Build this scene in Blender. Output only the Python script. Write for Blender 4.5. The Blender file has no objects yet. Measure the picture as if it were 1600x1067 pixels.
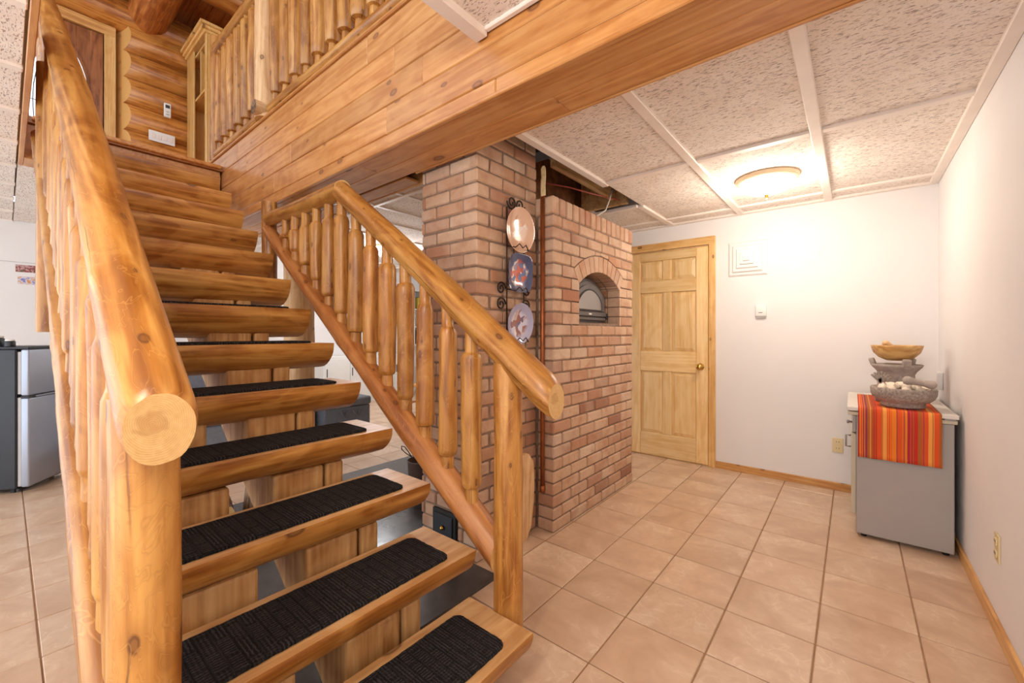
import bpy, bmesh, math, random
from mathutils import Vector, Matrix, noise
R = random.Random(7)
PI = math.pi
S = bpy.context.scene
C = S.collection

# ------------------------------------------------------------------ camera, world, exposure
HC = 1.237
cam = bpy.data.cameras.new('camera'); cam.sensor_width = 36; cam.lens = 650/1600*36
cam.shift_y = -12.5/1600; cam.clip_start = .02
co = bpy.data.objects.new('camera', cam); C.objects.link(co)
co.location = (0, 0, HC); co.rotation_euler = (PI/2, 0, .687)
S.camera = co
S.view_settings.view_transform = 'Standard'; S.view_settings.look = 'None'
S.view_settings.gamma = 1; S.view_settings.use_curve_mapping = False
S.view_settings.exposure = 1.15
wd = bpy.data.worlds.new('world'); S.world = wd; wd.use_nodes = True
wd.node_tree.nodes['Background'].inputs[0].default_value = (.86, .93, 1, 1)
wd.node_tree.nodes['Background'].inputs[1].default_value = 1.3
def lamp(name, kind, loc, energy, color, size=.3, rot=(0, 0, 0)):
    l = bpy.data.lights.new(name, kind); l.energy = energy; l.color = color
    if kind == 'AREA': l.shape = 'DISK'; l.size = size
    elif kind == 'POINT': l.shadow_soft_size = size
    o = bpy.data.objects.new(name, l); C.objects.link(o); o.location = loc; o.rotation_euler = rot
    return o

lamp('near_ceiling_lamp_offscreen', 'POINT', (-.35, -.55, 2.29), 22, (1, .88, .75), .14)

# ------------------------------------------------------------------ object helpers
WM = {}
def place(o, M, parent=None):
    WM[o.name] = M.copy()
    if parent is not None:
        o.parent = parent; o.matrix_basis = WM[parent.name].inverted() @ M
    else: o.matrix_basis = M
    return o
def T(x, y, z): return Matrix.Translation((x, y, z))
def add(name, me, m, parent=None, M=None):
    if isinstance(m, (list, tuple)): ms = m
    else: ms = [m]
    if not me.materials:
        for k in ms: me.materials.append(k)
    o = bpy.data.objects.new(name, me); C.objects.link(o)
    return place(o, M if M is not None else Matrix(), parent)
def tag(o, label, cat, group=None):
    o['label'] = label; o['category'] = cat
    if group: o['group'] = group
    return o
def thing(name, label, cat, loc=(0, 0, 0), rz=0, group=None):
    o = bpy.data.objects.new(name, None); C.objects.link(o); o.empty_display_size = .05
    place(o, T(*loc) @ Matrix.Rotation(rz, 4, 'Z'))
    return tag(o, label, cat, group)
def struct(o): o['kind'] = 'structure'; return o
def sempty(name, loc=(0, 0, 0)):
    o = bpy.data.objects.new(name, None); C.objects.link(o); o.empty_display_size = .05
    place(o, T(*loc)); return struct(o)
def mesh(vs, fs, smooth=False, mi=None):
    me = bpy.data.meshes.new('m'); me.from_pydata([tuple(v) for v in vs], [], fs); me.update()
    if smooth: me.polygons.foreach_set('use_smooth', [True]*len(me.polygons))
    if mi: me.polygons.foreach_set('material_index', mi)
    return me
def frombm(bm, smooth=False):
    me = bpy.data.meshes.new('m'); bmesh.ops.recalc_face_normals(bm, faces=bm.faces[:]); bm.to_mesh(me); bm.free()
    if smooth: me.polygons.foreach_set('use_smooth', [True]*len(me.polygons))
    return me
_bc = {}
def bbox(sx, sy, sz, bev=.003, seg=1):
    """box centred on origin, chamfered edges, cached"""
    k = (round(sx, 4), round(sy, 4), round(sz, 4), bev, seg)
    if k in _bc and not _bc[k].materials: return _bc[k].copy()
    bm = bmesh.new(); bmesh.ops.create_cube(bm, size=1)
    for v in bm.verts: v.co = (v.co.x*sx, v.co.y*sy, v.co.z*sz)
    b = min(bev, sx*.3, sy*.3, sz*.3)
    if b > 0: bmesh.ops.bevel(bm, geom=bm.edges[:], offset=b, segments=seg, profile=.5, affect='EDGES')
    return frombm(bm, seg > 1)
_sh = {}
def shared(sx, sy, sz, bev, m, seg=1):
    k = (round(sx, 3), round(sy, 3), round(sz, 3), bev, m.name, seg)
    if k not in _sh:
        me = bbox(sx, sy, sz, bev, seg); me.materials.append(m); _sh[k] = me
    return _sh[k]
def box(name, x0, x1, y0, y1, z0, z1, m, parent=None, bev=.003, seg=1):
    return add(name, shared(x1-x0, y1-y0, z1-z0, bev, m, seg), m, parent, T((x0+x1)/2, (y0+y1)/2, (z0+z1)/2))
def lbox(name, parent, x0, x1, y0, y1, z0, z1, m, bev=.003, seg=1):
    """box in the local frame of a (rotated) parent"""
    return add(name, shared(x1-x0, y1-y0, z1-z0, bev, m, seg), m, parent, WM[parent.name] @ T((x0+x1)/2, (y0+y1)/2, (z0+z1)/2))
def boxes(bl):
    vs = []; fs = []
    for (x0, x1, y0, y1, z0, z1) in bl:
        n = len(vs)
        vs += [(x0, y0, z0), (x1, y0, z0), (x1, y1, z0), (x0, y1, z0), (x0, y0, z1), (x1, y0, z1), (x1, y1, z1), (x0, y1, z1)]
        fs += [(n, n+3, n+2, n+1), (n+4, n+5, n+6, n+7), (n, n+1, n+5, n+4), (n+1, n+2, n+6, n+5), (n+2, n+3, n+7, n+6), (n+3, n, n+4, n+7)]
    return mesh(vs, fs)
def lathe(prof, seg=32, smooth=True, wob=0, close=True):
    vs = []; fs = []; n = len(prof)
    for i in range(seg):
        a = 2*PI*i/seg
        for j, (r, z) in enumerate(prof):
            k = 1 + wob*noise.noise(Vector((math.cos(a)*1.5, math.sin(a)*1.5, z*9)))
            vs.append((r*k*math.cos(a), r*k*math.sin(a), z))
    for i in range(seg):
        i2 = (i+1) % seg
        for j in range(n-1): fs.append((i*n+j, i2*n+j, i2*n+j+1, i*n+j+1))
    return mesh(vs, fs, smooth)
def tube(path, r, seg=8, caps=True):
    P = [Vector(p) for p in path]; n = len(P); vs = []; fs = []
    up = None
    for i in range(n):
        t = (P[min(i+1, n-1)]-P[max(i-1, 0)]).normalized()
        if up is None:
            up = Vector((0, 0, 1)) if abs(t.z) < .9 else Vector((1, 0, 0))
        a = (up - t*up.dot(t)).normalized(); b = t.cross(a); up = a
        rr = r[i] if isinstance(r, (list, tuple)) else r
        for k in range(seg):
            q = 2*PI*k/seg; vs.append(P[i] + a*(rr*math.cos(q)) + b*(rr*math.sin(q)))
    for i in range(n-1):
        for k in range(seg):
            k2 = (k+1) % seg; fs.append((i*seg+k, i*seg+k2, (i+1)*seg+k2, (i+1)*seg+k))
    if caps: fs.append(tuple(range(seg))[::-1]); fs.append(tuple((n-1)*seg+k for k in range(seg)))
    return mesh(vs, fs, True)
def extrude(poly, h, axis='Z'):
    """poly (list of 2d) extruded from 0..h. axis Z: (x,y)->z ; Y: (x,z)->y ; X: (y,z)->x"""
    n = len(poly); vs = []
    for t in (0, h):
        for (a, b) in poly:
            vs.append((a, b, t) if axis == 'Z' else (a, t, b) if axis == 'Y' else (t, a, b))
    fs = [tuple(range(n)), tuple(range(2*n-1, n-1, -1))]
    for i in range(n): fs.append((i, i+n, (i+1) % n+n, (i+1) % n))
    bm = bmesh.new(); me = mesh(vs, fs); bm.from_mesh(me); bpy.data.meshes.remove(me)
    return frombm(bm)
def log_mesh(L, prof, seg=20, dz=.045, amp=.05, bend=0, seed=0, knots=0, flat=None):
    """log along local +Z. prof: list of (t, radius). cap faces get material slot 1"""
    rnd = random.Random(seed)
    zs = [i*L/max(2, int(L/dz)) for i in range(max(2, int(L/dz))+1)]
    for (t, r) in prof:
        if 0 < t < 1: zs += [t*L]
    zs = sorted(set(round(z, 4) for z in zs))
    kn = [(rnd.uniform(.08, .92)*L, rnd.uniform(0, 2*PI), rnd.uniform(.05, .12)) for _ in range(knots)]
    ph = rnd.uniform(0, 6.28)
    vs = []; fs = []; mi = []
    def rad(z):
        t = z/L
        for (t0, r0), (t1, r1) in zip(prof, prof[1:]):
            if t <= t1+1e-9:
                return r0 + (r1-r0)*((t-t0)/(t1-t0) if t1 > t0 else 1)
        return prof[-1][1]
    for z in zs:
        r = rad(z); bx = bend*math.sin(PI*z/L)*math.cos(ph); by = bend*math.sin(PI*z/L)*math.sin(ph)
        for k in range(seg):
            a = 2*PI*k/seg
            q = r*(1 + amp*noise.noise(Vector((math.cos(a)*1.1+seed*3.1, math.sin(a)*1.1, z*2.2))) + amp*.5*noise.noise(Vector((math.cos(a)*2.5, math.sin(a)*2.5+seed, z*7))))
            for (kz, ka, kh) in kn:
                da = (a-ka+PI) % (2*PI)-PI
                q += r*kh*math.exp(-((z-kz)/(.35*r+.012))**2-(da/.35)**2)
            x, y = q*math.cos(a)+bx, q*math.sin(a)+by
            vs.append((x, y, z))
    n = len(zs)
    for i in range(n-1):
        for k in range(seg):
            k2 = (k+1) % seg; fs.append((i*seg+k, i*seg+k2, (i+1)*seg+k2, (i+1)*seg+k)); mi.append(0)
    fs.append(tuple(range(seg))[::-1]); mi.append(1)
    fs.append(tuple((n-1)*seg+k for k in range(seg))); mi.append(1)
    me = mesh(vs, fs, True, mi)
    me.set_sharp_from_angle(angle=math.radians(42))
    return me
def axisM(p0, p1):
    p0 = Vector(p0); d = Vector(p1)-p0
    return Matrix.Translation(p0) @ d.to_track_quat('Z', 'Y').to_matrix().to_4x4(), d.length
def log(name, p0, p1, r0, r1, mats, parent=None, cut=None, **k):
    """cut: world normal of the plane that trims the start of the log (a plumb cut)"""
    M, L = axisM(p0, p1)
    me = log_mesh(L, k.pop('prof', [(0, r0), (1, r1)]), **k)
    if cut:
        nl = M.to_3x3().inverted() @ Vector(cut)
        for v in me.vertices:
            if v.co.z < .12: v.co.z -= (v.co.x*nl.x+v.co.y*nl.y)/nl.z*(1-v.co.z/.12)
    return add(name, me, mats, parent, M)

# ------------------------------------------------------------------ materials
def srgb(r, g, b):
    f = lambda c: (c/255/12.92) if c/255 <= .04045 else ((c/255+.055)/1.055)**2.4
    return (f(r), f(g), f(b), 1)
class NT:
    def __init__(s, name):
        s.m = bpy.data.materials.new(name); s.m.use_nodes = True
        s.t = s.m.node_tree; s.b = s.t.nodes['Principled BSDF']
    def n(s, typ, **kw):
        nd = s.t.nodes.new('ShaderNode'+typ)
        for k, v in kw.items():
            if k.startswith('i_'):
                key = k[2:]
                sock = nd.inputs[int(key)] if key.isdigit() else nd.inputs[key.replace('_', ' ')]
                if hasattr(v, 'is_linked') or hasattr(v, 'links'): s.t.links.new(v, sock)
                else: sock.default_value = v
            else: setattr(nd, k, v)
        return nd
    def ramp(s, fac, stops, interp='LINEAR'):
        r = s.n('ValToRGB'); cr = r.color_ramp; cr.interpolation = interp
        while len(cr.elements) < len(stops): cr.elements.new(.5)
        for e, (p, c) in zip(cr.elements, stops): e.position = p; e.color = c if len(c) == 4 else (*c, 1)
        s.t.links.new(fac, r.inputs[0]); return r.outputs[0]
    def mix(s, f, a, b, mode='MIX'):
        m = s.n('MixRGB', blend_type=mode)
        for i, v in enumerate((f, a, b)):
            if hasattr(v, 'links'): s.t.links.new(v, m.inputs[i])
            else: m.inputs[i].default_value = v
        return m.outputs[0]
    def math(s, op, a, b=0., c=0.):
        m = s.n('Math', operation=op)
        for i, v in enumerate((a, b, c)):
            if hasattr(v, 'links'): s.t.links.new(v, m.inputs[i])
            else: m.inputs[i].default_value = v
        return m.outputs[0]
    def coord(s, kind='Object', scale=(1, 1, 1), rnd=True):
        if kind == 'World': c = s.n('NewGeometry').outputs['Position']
        else: c = s.n('TexCoord').outputs[kind]
        if rnd:
            oi = s.n('ObjectInfo').outputs['Random']
            k = s.math('MULTIPLY', oi, 37.)
            c = s.n('VectorMath', operation='ADD', i_0=c, i_1=s.n('CombineXYZ', i_0=k, i_1=k, i_2=k).outputs[0]).outputs[0]
        return s.n('VectorMath', operation='MULTIPLY', i_0=c, i_1=scale).outputs[0]
    def noise(s, vec, scale=5., detail=3., dist=0., rough=.5):
        return s.n('TexNoise', i_Vector=vec, i_Scale=scale, i_Detail=detail, i_Distortion=dist, i_Roughness=rough).outputs['Fac']
    def bump(s, h, strength=.2, dist=.01):
        s.t.links.new(s.n('Bump', i_Strength=strength, i_Distance=dist, i_Height=h).outputs[0], s.b.inputs['Normal'])
    def col(s, c):
        if hasattr(c, 'links'): s.t.links.new(c, s.b.inputs['Base Color'])
        else: s.b.inputs['Base Color'].default_value = c
    def set(s, **k):
        for a, v in k.items(): s.b.inputs[a.replace('_', ' ')].default_value = v
        return s
def flat(name, c, rough=.6, metal=0, var=0.03, sc=8., bump=0, bs=60., spec=.5):
    t = NT(name); v = t.coord('Object', (1, 1, 1))
    n = t.noise(v, sc, 4)
    a = tuple(max(0, x*(1-var*2)) for x in c[:3])+(1,); b = tuple(min(1, x*(1+var*2)) for x in c[:3])+(1,)
    t.col(t.ramp(n, [(.3, a), (.7, b)])); t.set(Roughness=rough, Metallic=metal)
    t.b.inputs['Specular IOR Level'].default_value = spec
    if bump: t.bump(t.noise(v, bs, 4), bump, .004)
    return t.m
def wood(name, dark, mid, light, axis='Z', rough=.38, knots=.55, kn=4.0, coat=.25, grain=1., kcol=srgb(88, 48, 22), bump=.12, cyl=False, normal=None, crack=0.):
    """axis = grain direction in object space; cyl: knots laid out round a log; normal: board face normal axis"""
    t = NT(name)
    sl, sx = .6, 9.
    sc = {'X': (sl, sx, sx), 'Y': (sx, sl, sx), 'Z': (sx, sx, sl)}[axis]
    g1 = t.noise(t.coord('Object', sc), 2.1*grain, 3, 1.4)
    g2 = t.noise(t.coord('Object', tuple(x*3.2 for x in sc)), 2.4*grain, 4, .4)
    g3 = t.noise(t.coord('Object', tuple(x*.8 for x in sc)), .8, 2, .3)
    bl = t.noise(t.coord('Object', tuple(3. if x > 1 else 1.6 for x in sc)), 2.2, 3, 1.5)
    rings = t.math('PINGPONG', t.math('FRACT', t.math('MULTIPLY', g3, 9.)), .5)
    f = t.math('ADD', t.math('MULTIPLY', g1, .5), t.math('ADD', t.math('MULTIPLY', g2, .3), t.math('MULTIPLY', rings, .34)))
    base = t.ramp(f, [(.36, dark), (.5, mid), (.64, light)])
    base = t.mix(t.math('MULTIPLY', t.ramp(bl, [(.46, (0, 0, 0, 1)), (.58, (1, 1, 1, 1))]), .38), base, light)
    base = t.mix(t.math('MULTIPLY', t.ramp(bl, [(.34, (1, 1, 1, 1)), (.45, (0, 0, 0, 1))]), .38), base, dark)
    oi = t.n('ObjectInfo').outputs['Random']
    col = t.n('HueSaturation', i_Color=base, i_Value=t.math('ADD', .88, t.math('MULTIPLY', oi, .22))).outputs[0]
    if knots > 0:
        off = t.math('MULTIPLY', oi, 41.)
        if cyl:
            sp = t.n('SeparateXYZ', i_0=t.n('TexCoord').outputs['Object'])
            an = t.math('ARCTAN2', sp.outputs[1], sp.outputs[0])
            vk = t.n('CombineXYZ', i_0=t.math('ADD', t.math('MULTIPLY', an, .065), off), i_1=t.math('ADD', t.math('MULTIPLY', sp.outputs[2], .6), off)).outputs[0]
        else:
            nz = normal or {'X': 'Z', 'Y': 'Z', 'Z': 'Y'}[axis]
            ac = [q for q in 'XYZ' if q not in (axis, nz)][0]
            sp = t.n('SeparateXYZ', i_0=t.n('TexCoord').outputs['Object'])
            vk = t.n('CombineXYZ', i_0=t.math('ADD', t.math('MULTIPLY', sp.outputs['XYZ'.index(axis)], .5), off), i_1=t.math('ADD', sp.outputs['XYZ'.index(ac)], off)).outputs[0]
        wob = t.n('TexNoise', i_Vector=vk, i_Scale=60., i_Detail=2.).outputs['Fac']
        vo = t.n('TexVoronoi', voronoi_dimensions='2D', i_Vector=vk, i_Scale=kn)
        keep = t.math('GREATER_THAN', t.n('SeparateColor', i_Color=vo.outputs['Color']).outputs[0], 1-knots)
        size = t.math('ADD', .6, t.math('MULTIPLY', t.n('SeparateColor', i_Color=vo.outputs['Color']).outputs[1], .9))
        d = t.math('DIVIDE', t.math('ADD', vo.outputs['Distance'], t.math('MULTIPLY', t.math('SUBTRACT', wob, .5), .04)), size)
        core = t.ramp(d, [(.0, (.6, .6, .6, 1)), (.03, (.6, .6, .6, 1)), (.055, (1, 1, 1, 1)), (.085, (0, 0, 0, 1))])
        halo = t.ramp(d, [(.06, (1, 1, 1, 1)), (.2, (0, 0, 0, 1))])
        col = t.mix(t.math('MULTIPLY', t.math('MULTIPLY', halo, keep), .4), col, dark)
        col = t.mix(t.math('MULTIPLY', t.math('MULTIPLY', core, keep), .85), col, kcol)
    h = f
    if crack > 0:
        ct = t.math('PINGPONG', t.math('FRACT', t.math('MULTIPLY', bl, 9.)), .5)
        lit = t.ramp(ct, [(.02, (1, 1, 1, 1)), (.07, (0, 0, 0, 1))])
        col = t.mix(t.math('MULTIPLY', lit, .32), col, light)
        col = t.mix(t.math('MULTIPLY', t.ramp(ct, [(.08, (1, 1, 1, 1)), (.16, (0, 0, 0, 1))]), t.math('MULTIPLY', t.math('SUBTRACT', 1., lit), .22)), col, dark)
        sp = t.n('SeparateXYZ', i_0=t.n('TexCoord').outputs['Object'])
        an = t.math('DIVIDE', t.math('ARCTAN2', sp.outputs[1], sp.outputs[0]), 6.2832)
        zz = t.n('CombineXYZ', i_0=t.math('ADD', t.math('MULTIPLY', oi, 91.), sp.outputs[2])).outputs[0]
        u = t.math('ADD', t.math('ADD', an, oi), t.math('MULTIPLY', t.noise(zz, 4., 3), .16))
        u = t.math('ABSOLUTE', t.math('SUBTRACT', t.math('FRACT', t.math('MULTIPLY', u, 2.)), .5))
        on = t.ramp(t.noise(zz, 2.2, 1), [(.47, (0, 0, 0, 1)), (.56, (1, 1, 1, 1))])
        cm = t.math('MULTIPLY', t.ramp(u, [(.004, (1, 1, 1, 1)), (.016, (0, 0, 0, 1))]), on)
        col = t.mix(t.math('MULTIPLY', cm, crack), col, srgb(52, 28, 12))
        h = t.math('SUBTRACT', f, t.math('MULTIPLY', cm, 2.))
    t.col(col); t.set(Roughness=rough, Coat_Weight=coat, Coat_Roughness=.25)
    t.bump(h, bump, .006)
    return t.m
def endgrain(name, dark, light):
    t = NT(name); c = t.n('TexCoord').outputs['Object']
    w = t.n('VectorMath', operation='ADD', i_0=c, i_1=t.n('VectorMath', operation='SCALE', i_0=t.n('TexNoise', i_Vector=c, i_Scale=9., i_Detail=3.).outputs['Color'], i_Scale=.012).outputs[0]).outputs[0]
    sp = t.n('SeparateXYZ', i_0=w)
    r = t.math('POWER', t.math('ADD', t.math('POWER', t.math('SUBTRACT', sp.outputs[0], .015), 2.), t.math('POWER', t.math('SUBTRACT', sp.outputs[1], .015), 2.)), .5)
    f = t.math('PINGPONG', t.math('MULTIPLY', t.math('ADD', r, t.math('MULTIPLY', t.noise(c, 14., 2), .012)), 330.), .5)
    f = t.math('ADD', t.math('MULTIPLY', f, .55), t.math('MULTIPLY', t.noise(c, 90., 4), .7))
    heart = t.ramp(t.math('ADD', r, t.math('MULTIPLY', t.noise(c, 26., 2, 1.), .06)), [(.044, (1, 1, 1, 1)), (.052, (0, 0, 0, 1))])
    col = t.ramp(f, [(.15, dark), (.8, light)])
    col = t.mix(t.math('MULTIPLY', heart, .45), col, srgb(176, 122, 62))
    t.col(col); t.set(Roughness=.55); t.bump(f, .15, .003); return t.m

M = {}
M['log'] = wood('honey_log', srgb(142, 84, 28), srgb(184, 122, 52), srgb(212, 158, 84), rough=.36, knots=.42, kn=9, coat=.18, cyl=True, crack=.8)
M['logend'] = endgrain('log_end_grain', srgb(200, 152, 88), srgb(232, 196, 136))
M['red'] = wood('reddish_log', srgb(142, 82, 38), srgb(180, 114, 58), srgb(204, 142, 82), rough=.42, knots=.3, kn=9, coat=.12, cyl=True, crack=.7)
M['tread'] = wood('tread_wood', srgb(142, 84, 28), srgb(184, 122, 52), srgb(212, 158, 84), axis='Y', rough=.42, knots=.15, kn=5.5, coat=.12, normal='X')
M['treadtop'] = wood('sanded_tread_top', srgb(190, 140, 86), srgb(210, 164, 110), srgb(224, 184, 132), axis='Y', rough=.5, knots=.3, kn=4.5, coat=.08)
M['stringer'] = wood('stringer_wood', srgb(172, 118, 64), srgb(202, 150, 90), srgb(222, 178, 120), axis='Z', rough=.55, knots=.15, coat=.0, normal='X')
M['pine'] = wood('fascia_pine', srgb(182, 117, 58), srgb(200, 138, 76), srgb(212, 156, 96), axis='X', rough=.34, knots=.4, kn=6.5, coat=.2, kcol=srgb(112, 68, 44), bump=.04, normal='Y')
M['pinegold'] = wood('soffit_pine', srgb(182, 117, 58), srgb(200, 138, 76), srgb(212, 156, 96), axis='X', rough=.4, knots=.25, kn=4.5, coat=.12, kcol=srgb(100, 54, 32), bump=.04, normal='Z')
_dp = (srgb(224, 180, 116), srgb(234, 196, 136), srgb(242, 210, 156))
M['doorpine'] = wood('clear_pine', *_dp, axis='Z', rough=.42, knots=0, coat=.1, bump=.05)
M['doorpineX'] = wood('clear_pine_rail', *_dp, axis='X', rough=.42, knots=0, coat=.1, bump=.05)
_cs = (srgb(214, 160, 90), srgb(228, 180, 110), srgb(238, 198, 132))
M['casing'] = wood('casing_pine', *_cs, axis='Z', rough=.4, knots=.4, kn=8, coat=.1, bump=.05)
M['casingX'] = wood('casing_pine_x', *_cs, axis='X', rough=.4, knots=.4, kn=8, coat=.1, bump=.05, normal='Y')
M['base'] = wood('baseboard_wood', srgb(184, 122, 58), srgb(206, 148, 80), srgb(220, 168, 100), axis='X', rough=.4, knots=.6, kn=8, bump=.05, normal='Y')
M['baseY'] = wood('baseboard_wood_y', srgb(194, 136, 72), srgb(214, 160, 94), srgb(226, 178, 112), axis='Y', rough=.4, knots=.3, kn=8, bump=.05, normal='X')
M['walllog'] = wood('orange_wall_log', srgb(156, 90, 32), srgb(194, 122, 50), srgb(218, 152, 76), rough=.38, knots=.35, kn=4, coat=.15, cyl=True)
M['walllogend'] = endgrain('wall_log_end', srgb(206, 150, 78), srgb(228, 180, 108))
M['beam'] = wood('dark_beam', srgb(134, 68, 24), srgb(178, 102, 42), srgb(206, 136, 68), rough=.4, knots=.3, kn=4, cyl=True)
M['loftboard'] = wood('loft_ceiling_board', srgb(176, 112, 58), srgb(200, 138, 80), srgb(216, 160, 102), axis='X', knots=.4, kn=5)
M['upfloor'] = wood('upper_floor_wood', srgb(150, 92, 40), srgb(182, 120, 60), srgb(202, 144, 82), axis='Y', knots=.2)
_sp = (srgb(212, 156, 80), srgb(226, 178, 104), srgb(236, 196, 128))
M['shelfpine'] = wood('bookcase_pine', *_sp, axis='Z', knots=.35, kn=7, normal='X')
M['shelfpineX'] = wood('bookcase_pine_x', *_sp, axis='X', knots=.35, kn=7)
M['doorbrown'] = wood('brown_door_wood', srgb(116, 66, 36), srgb(150, 92, 52), srgb(172, 112, 68), axis='Z', knots=0)
M['pale'] = wood('raw_pale_wood', srgb(196, 150, 100), srgb(216, 174, 124), srgb(230, 194, 148), rough=.6, knots=.3, kn=8, coat=0, cyl=True, crack=.7)
M['bark'] = wood('firewood_bark', srgb(86, 62, 44), srgb(132, 102, 76), srgb(176, 146, 112), rough=.85, knots=0, coat=0, bump=.6)
M['osb'] = flat('rough_plywood', srgb(120, 74, 38), .8, var=.25, sc=14)
M['joist'] = wood('rough_joist', srgb(170, 124, 74), srgb(198, 152, 98), srgb(216, 176, 122), axis='Y', rough=.7, knots=.2, coat=0)
M['white'] = flat('white_wall_paint', srgb(236, 232, 230), .75, var=.008, sc=3)
M['whitefar'] = flat('white_panel_wall', srgb(236, 232, 230), .7, var=.01, sc=3)
M['bar'] = flat('white_ceiling_bar', srgb(240, 228, 218), .55, var=.02)
M['plastic'] = flat('white_plastic', srgb(238, 236, 232), .4, var=.01)
M['beige'] = flat('beige_plastic', srgb(226, 206, 160), .45, var=.01)
M['black'] = flat('black_metal', srgb(30, 28, 28), .5, var=.1)
M['iron'] = flat('cast_iron', srgb(104, 98, 96), .45, metal=.35, var=.05)
M['dark'] = flat('dark_void', srgb(26, 22, 20), .9)
M['rack'] = flat('wrought_iron', srgb(52, 36, 30), .5, metal=.4)
M['brass'] = flat('brass', srgb(214, 172, 92), .25, metal=1, var=.02)
M['copper'] = flat('brown_copper_pipe', srgb(160, 92, 50), .35, metal=.6, var=.12, sc=20)
M['grey'] = flat('grey_cabinet_paint', srgb(168, 160, 154), .5, var=.01)
M['greyedge'] = flat('beige_cabinet_edge', srgb(196, 184, 160), .5, var=.02)
M['laminate'] = flat('pale_laminate', srgb(222, 214, 204), .4, var=.015)
M['metal'] = flat('brushed_metal', srgb(150, 144, 138), .35, metal=.8)
M['silver'] = flat('silver_fridge_door', srgb(176, 184, 200), .36, metal=.35, var=.03, sc=2)
M['fblack'] = flat('fridge_black', srgb(44, 46, 52), .45, var=.04)
M['rubber'] = flat('grey_gasket', srgb(196, 192, 190), .6)
M['sofa'] = flat('grey_sofa_fabric', srgb(128, 132, 142), .9, var=.06, sc=30, bump=.3, bs=250)
M['ottoman'] = flat('slate_fabric', srgb(96, 100, 108), .85, var=.06, sc=40, bump=.3, bs=250)
M['stone'] = flat('grey_stone', srgb(156, 142, 132), .85, var=.18, sc=90, bump=.6, bs=160)
M['clay'] = flat('grey_clay', srgb(168, 154, 144), .85, var=.08, sc=25, bump=.3, bs=90)
M['garlic'] = flat('garlic_skin', srgb(236, 220, 200), .6, var=.05, sc=20)
M['bowlwood'] = wood('turned_wood_bowl', srgb(180, 128, 66), srgb(206, 158, 92), srgb(224, 184, 120), axis='X', knots=0, rough=.5)
M['strap'] = flat('tan_webbing', srgb(214, 190, 142), .9, var=.08, sc=60)
M['slate'] = flat('dark_slate_hearth', srgb(70, 66, 66), .22, var=.12, sc=7, bump=.1, bs=20)
M['leather'] = flat('brown_bucket', srgb(92, 68, 58), .6, var=.12)
M['glassw'] = flat('oven_glass', srgb(150, 144, 140), .16, metal=.9, var=.02)
M['mortar'] = flat('mortar', srgb(138, 114, 96), .9, var=.12, sc=30, bump=.5, bs=120)
M['grout'] = flat('floor_grout', srgb(158, 122, 92), .8, var=.06, sc=20)
M['paper'] = flat('paper', srgb(230, 228, 224), .6)
M['keypad'] = flat('grey_keypad', srgb(92, 102, 112), .4)
M['lcd'] = flat('dark_lcd', srgb(60, 62, 58), .3)
M['red_wire'] = flat('red_cable', srgb(150, 60, 44), .5)
M['lcable'] = flat('pale_cable', srgb(206, 196, 180), .5)

def brickmat(name, stops):
    t = NT(name)
    oi = t.n('ObjectInfo').outputs['Random']
    v = t.coord('Object', (1, 1, 1))
    n1 = t.noise(v, 9., 4, .6); n2 = t.noise(v, 55., 4); n3 = t.noise(v, 4., 2)
    base = t.ramp(oi, stops)
    col = t.mix(t.math('MULTIPLY', t.ramp(n1, [(.45, (0, 0, 0, 1)), (.7, (1, 1, 1, 1))]), .5), base, srgb(174, 114, 80))
    col = t.mix(t.math('MULTIPLY', t.ramp(n3, [(.48, (0, 0, 0, 1)), (.72, (1, 1, 1, 1))]), .55), col, srgb(226, 198, 174))
    col = t.mix(t.math('MULTIPLY', n2, .3), col, srgb(140, 108, 88))
    t.col(col); t.set(Roughness=.85)
    t.bump(t.math('ADD', n2, t.math('MULTIPLY', n1, .6)), .55, .006); return t.m
M['brick'] = brickmat('tan_brick', [(0, srgb(204, 164, 132)), (.2, srgb(218, 186, 156)), (.4, srgb(192, 142, 108)), (.6, srgb(214, 182, 154)), (.8, srgb(176, 120, 90)), (.92, srgb(222, 196, 170)), (1, srgb(154, 106, 82))])
M['brick2'] = M['brick']
def tilemat():
    t = NT('beige_floor_tile'); v = t.coord('World', (1, 1, 1), rnd=True)
    oi = t.n('ObjectInfo').outputs['Random']
    n1 = t.noise(v, 3.2, 4, 1.2); n2 = t.noise(v, 26., 5, .5)
    vein = t.noise(t.coord('World', (1, 1, 1), rnd=True), 6., 3, 1.6)
    vf = t.math('ABSOLUTE', t.math('SUBTRACT', vein, .5))
    col = t.ramp(n1, [(.32, srgb(198, 166, 138)), (.5, srgb(212, 182, 154)), (.7, srgb(222, 196, 170))])
    col = t.mix(t.math('MULTIPLY', t.ramp(n2, [(.4, (0, 0, 0, 1)), (.7, (1, 1, 1, 1))]), .25), col, srgb(188, 150, 120))
    col = t.mix(t.math('MULTIPLY', t.ramp(vf, [(.0, (1, 1, 1, 1)), (.03, (0, 0, 0, 1))]), t.math('MULTIPLY', t.ramp(n1, [(.45, (0, 0, 0, 1)), (.6, (1, 1, 1, 1))]), .5)), col, srgb(234, 212, 188))
    hs = t.n('HueSaturation', i_Color=col, i_Value=t.math('ADD', .95, t.math('MULTIPLY', oi, .1)))
    t.col(hs.outputs[0]); t.set(Roughness=.3)
    t.bump(t.math('ADD', n1, t.math('MULTIPLY', n2, .3)), .12, .006); return t.m
M['tile'] = tilemat()
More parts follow.
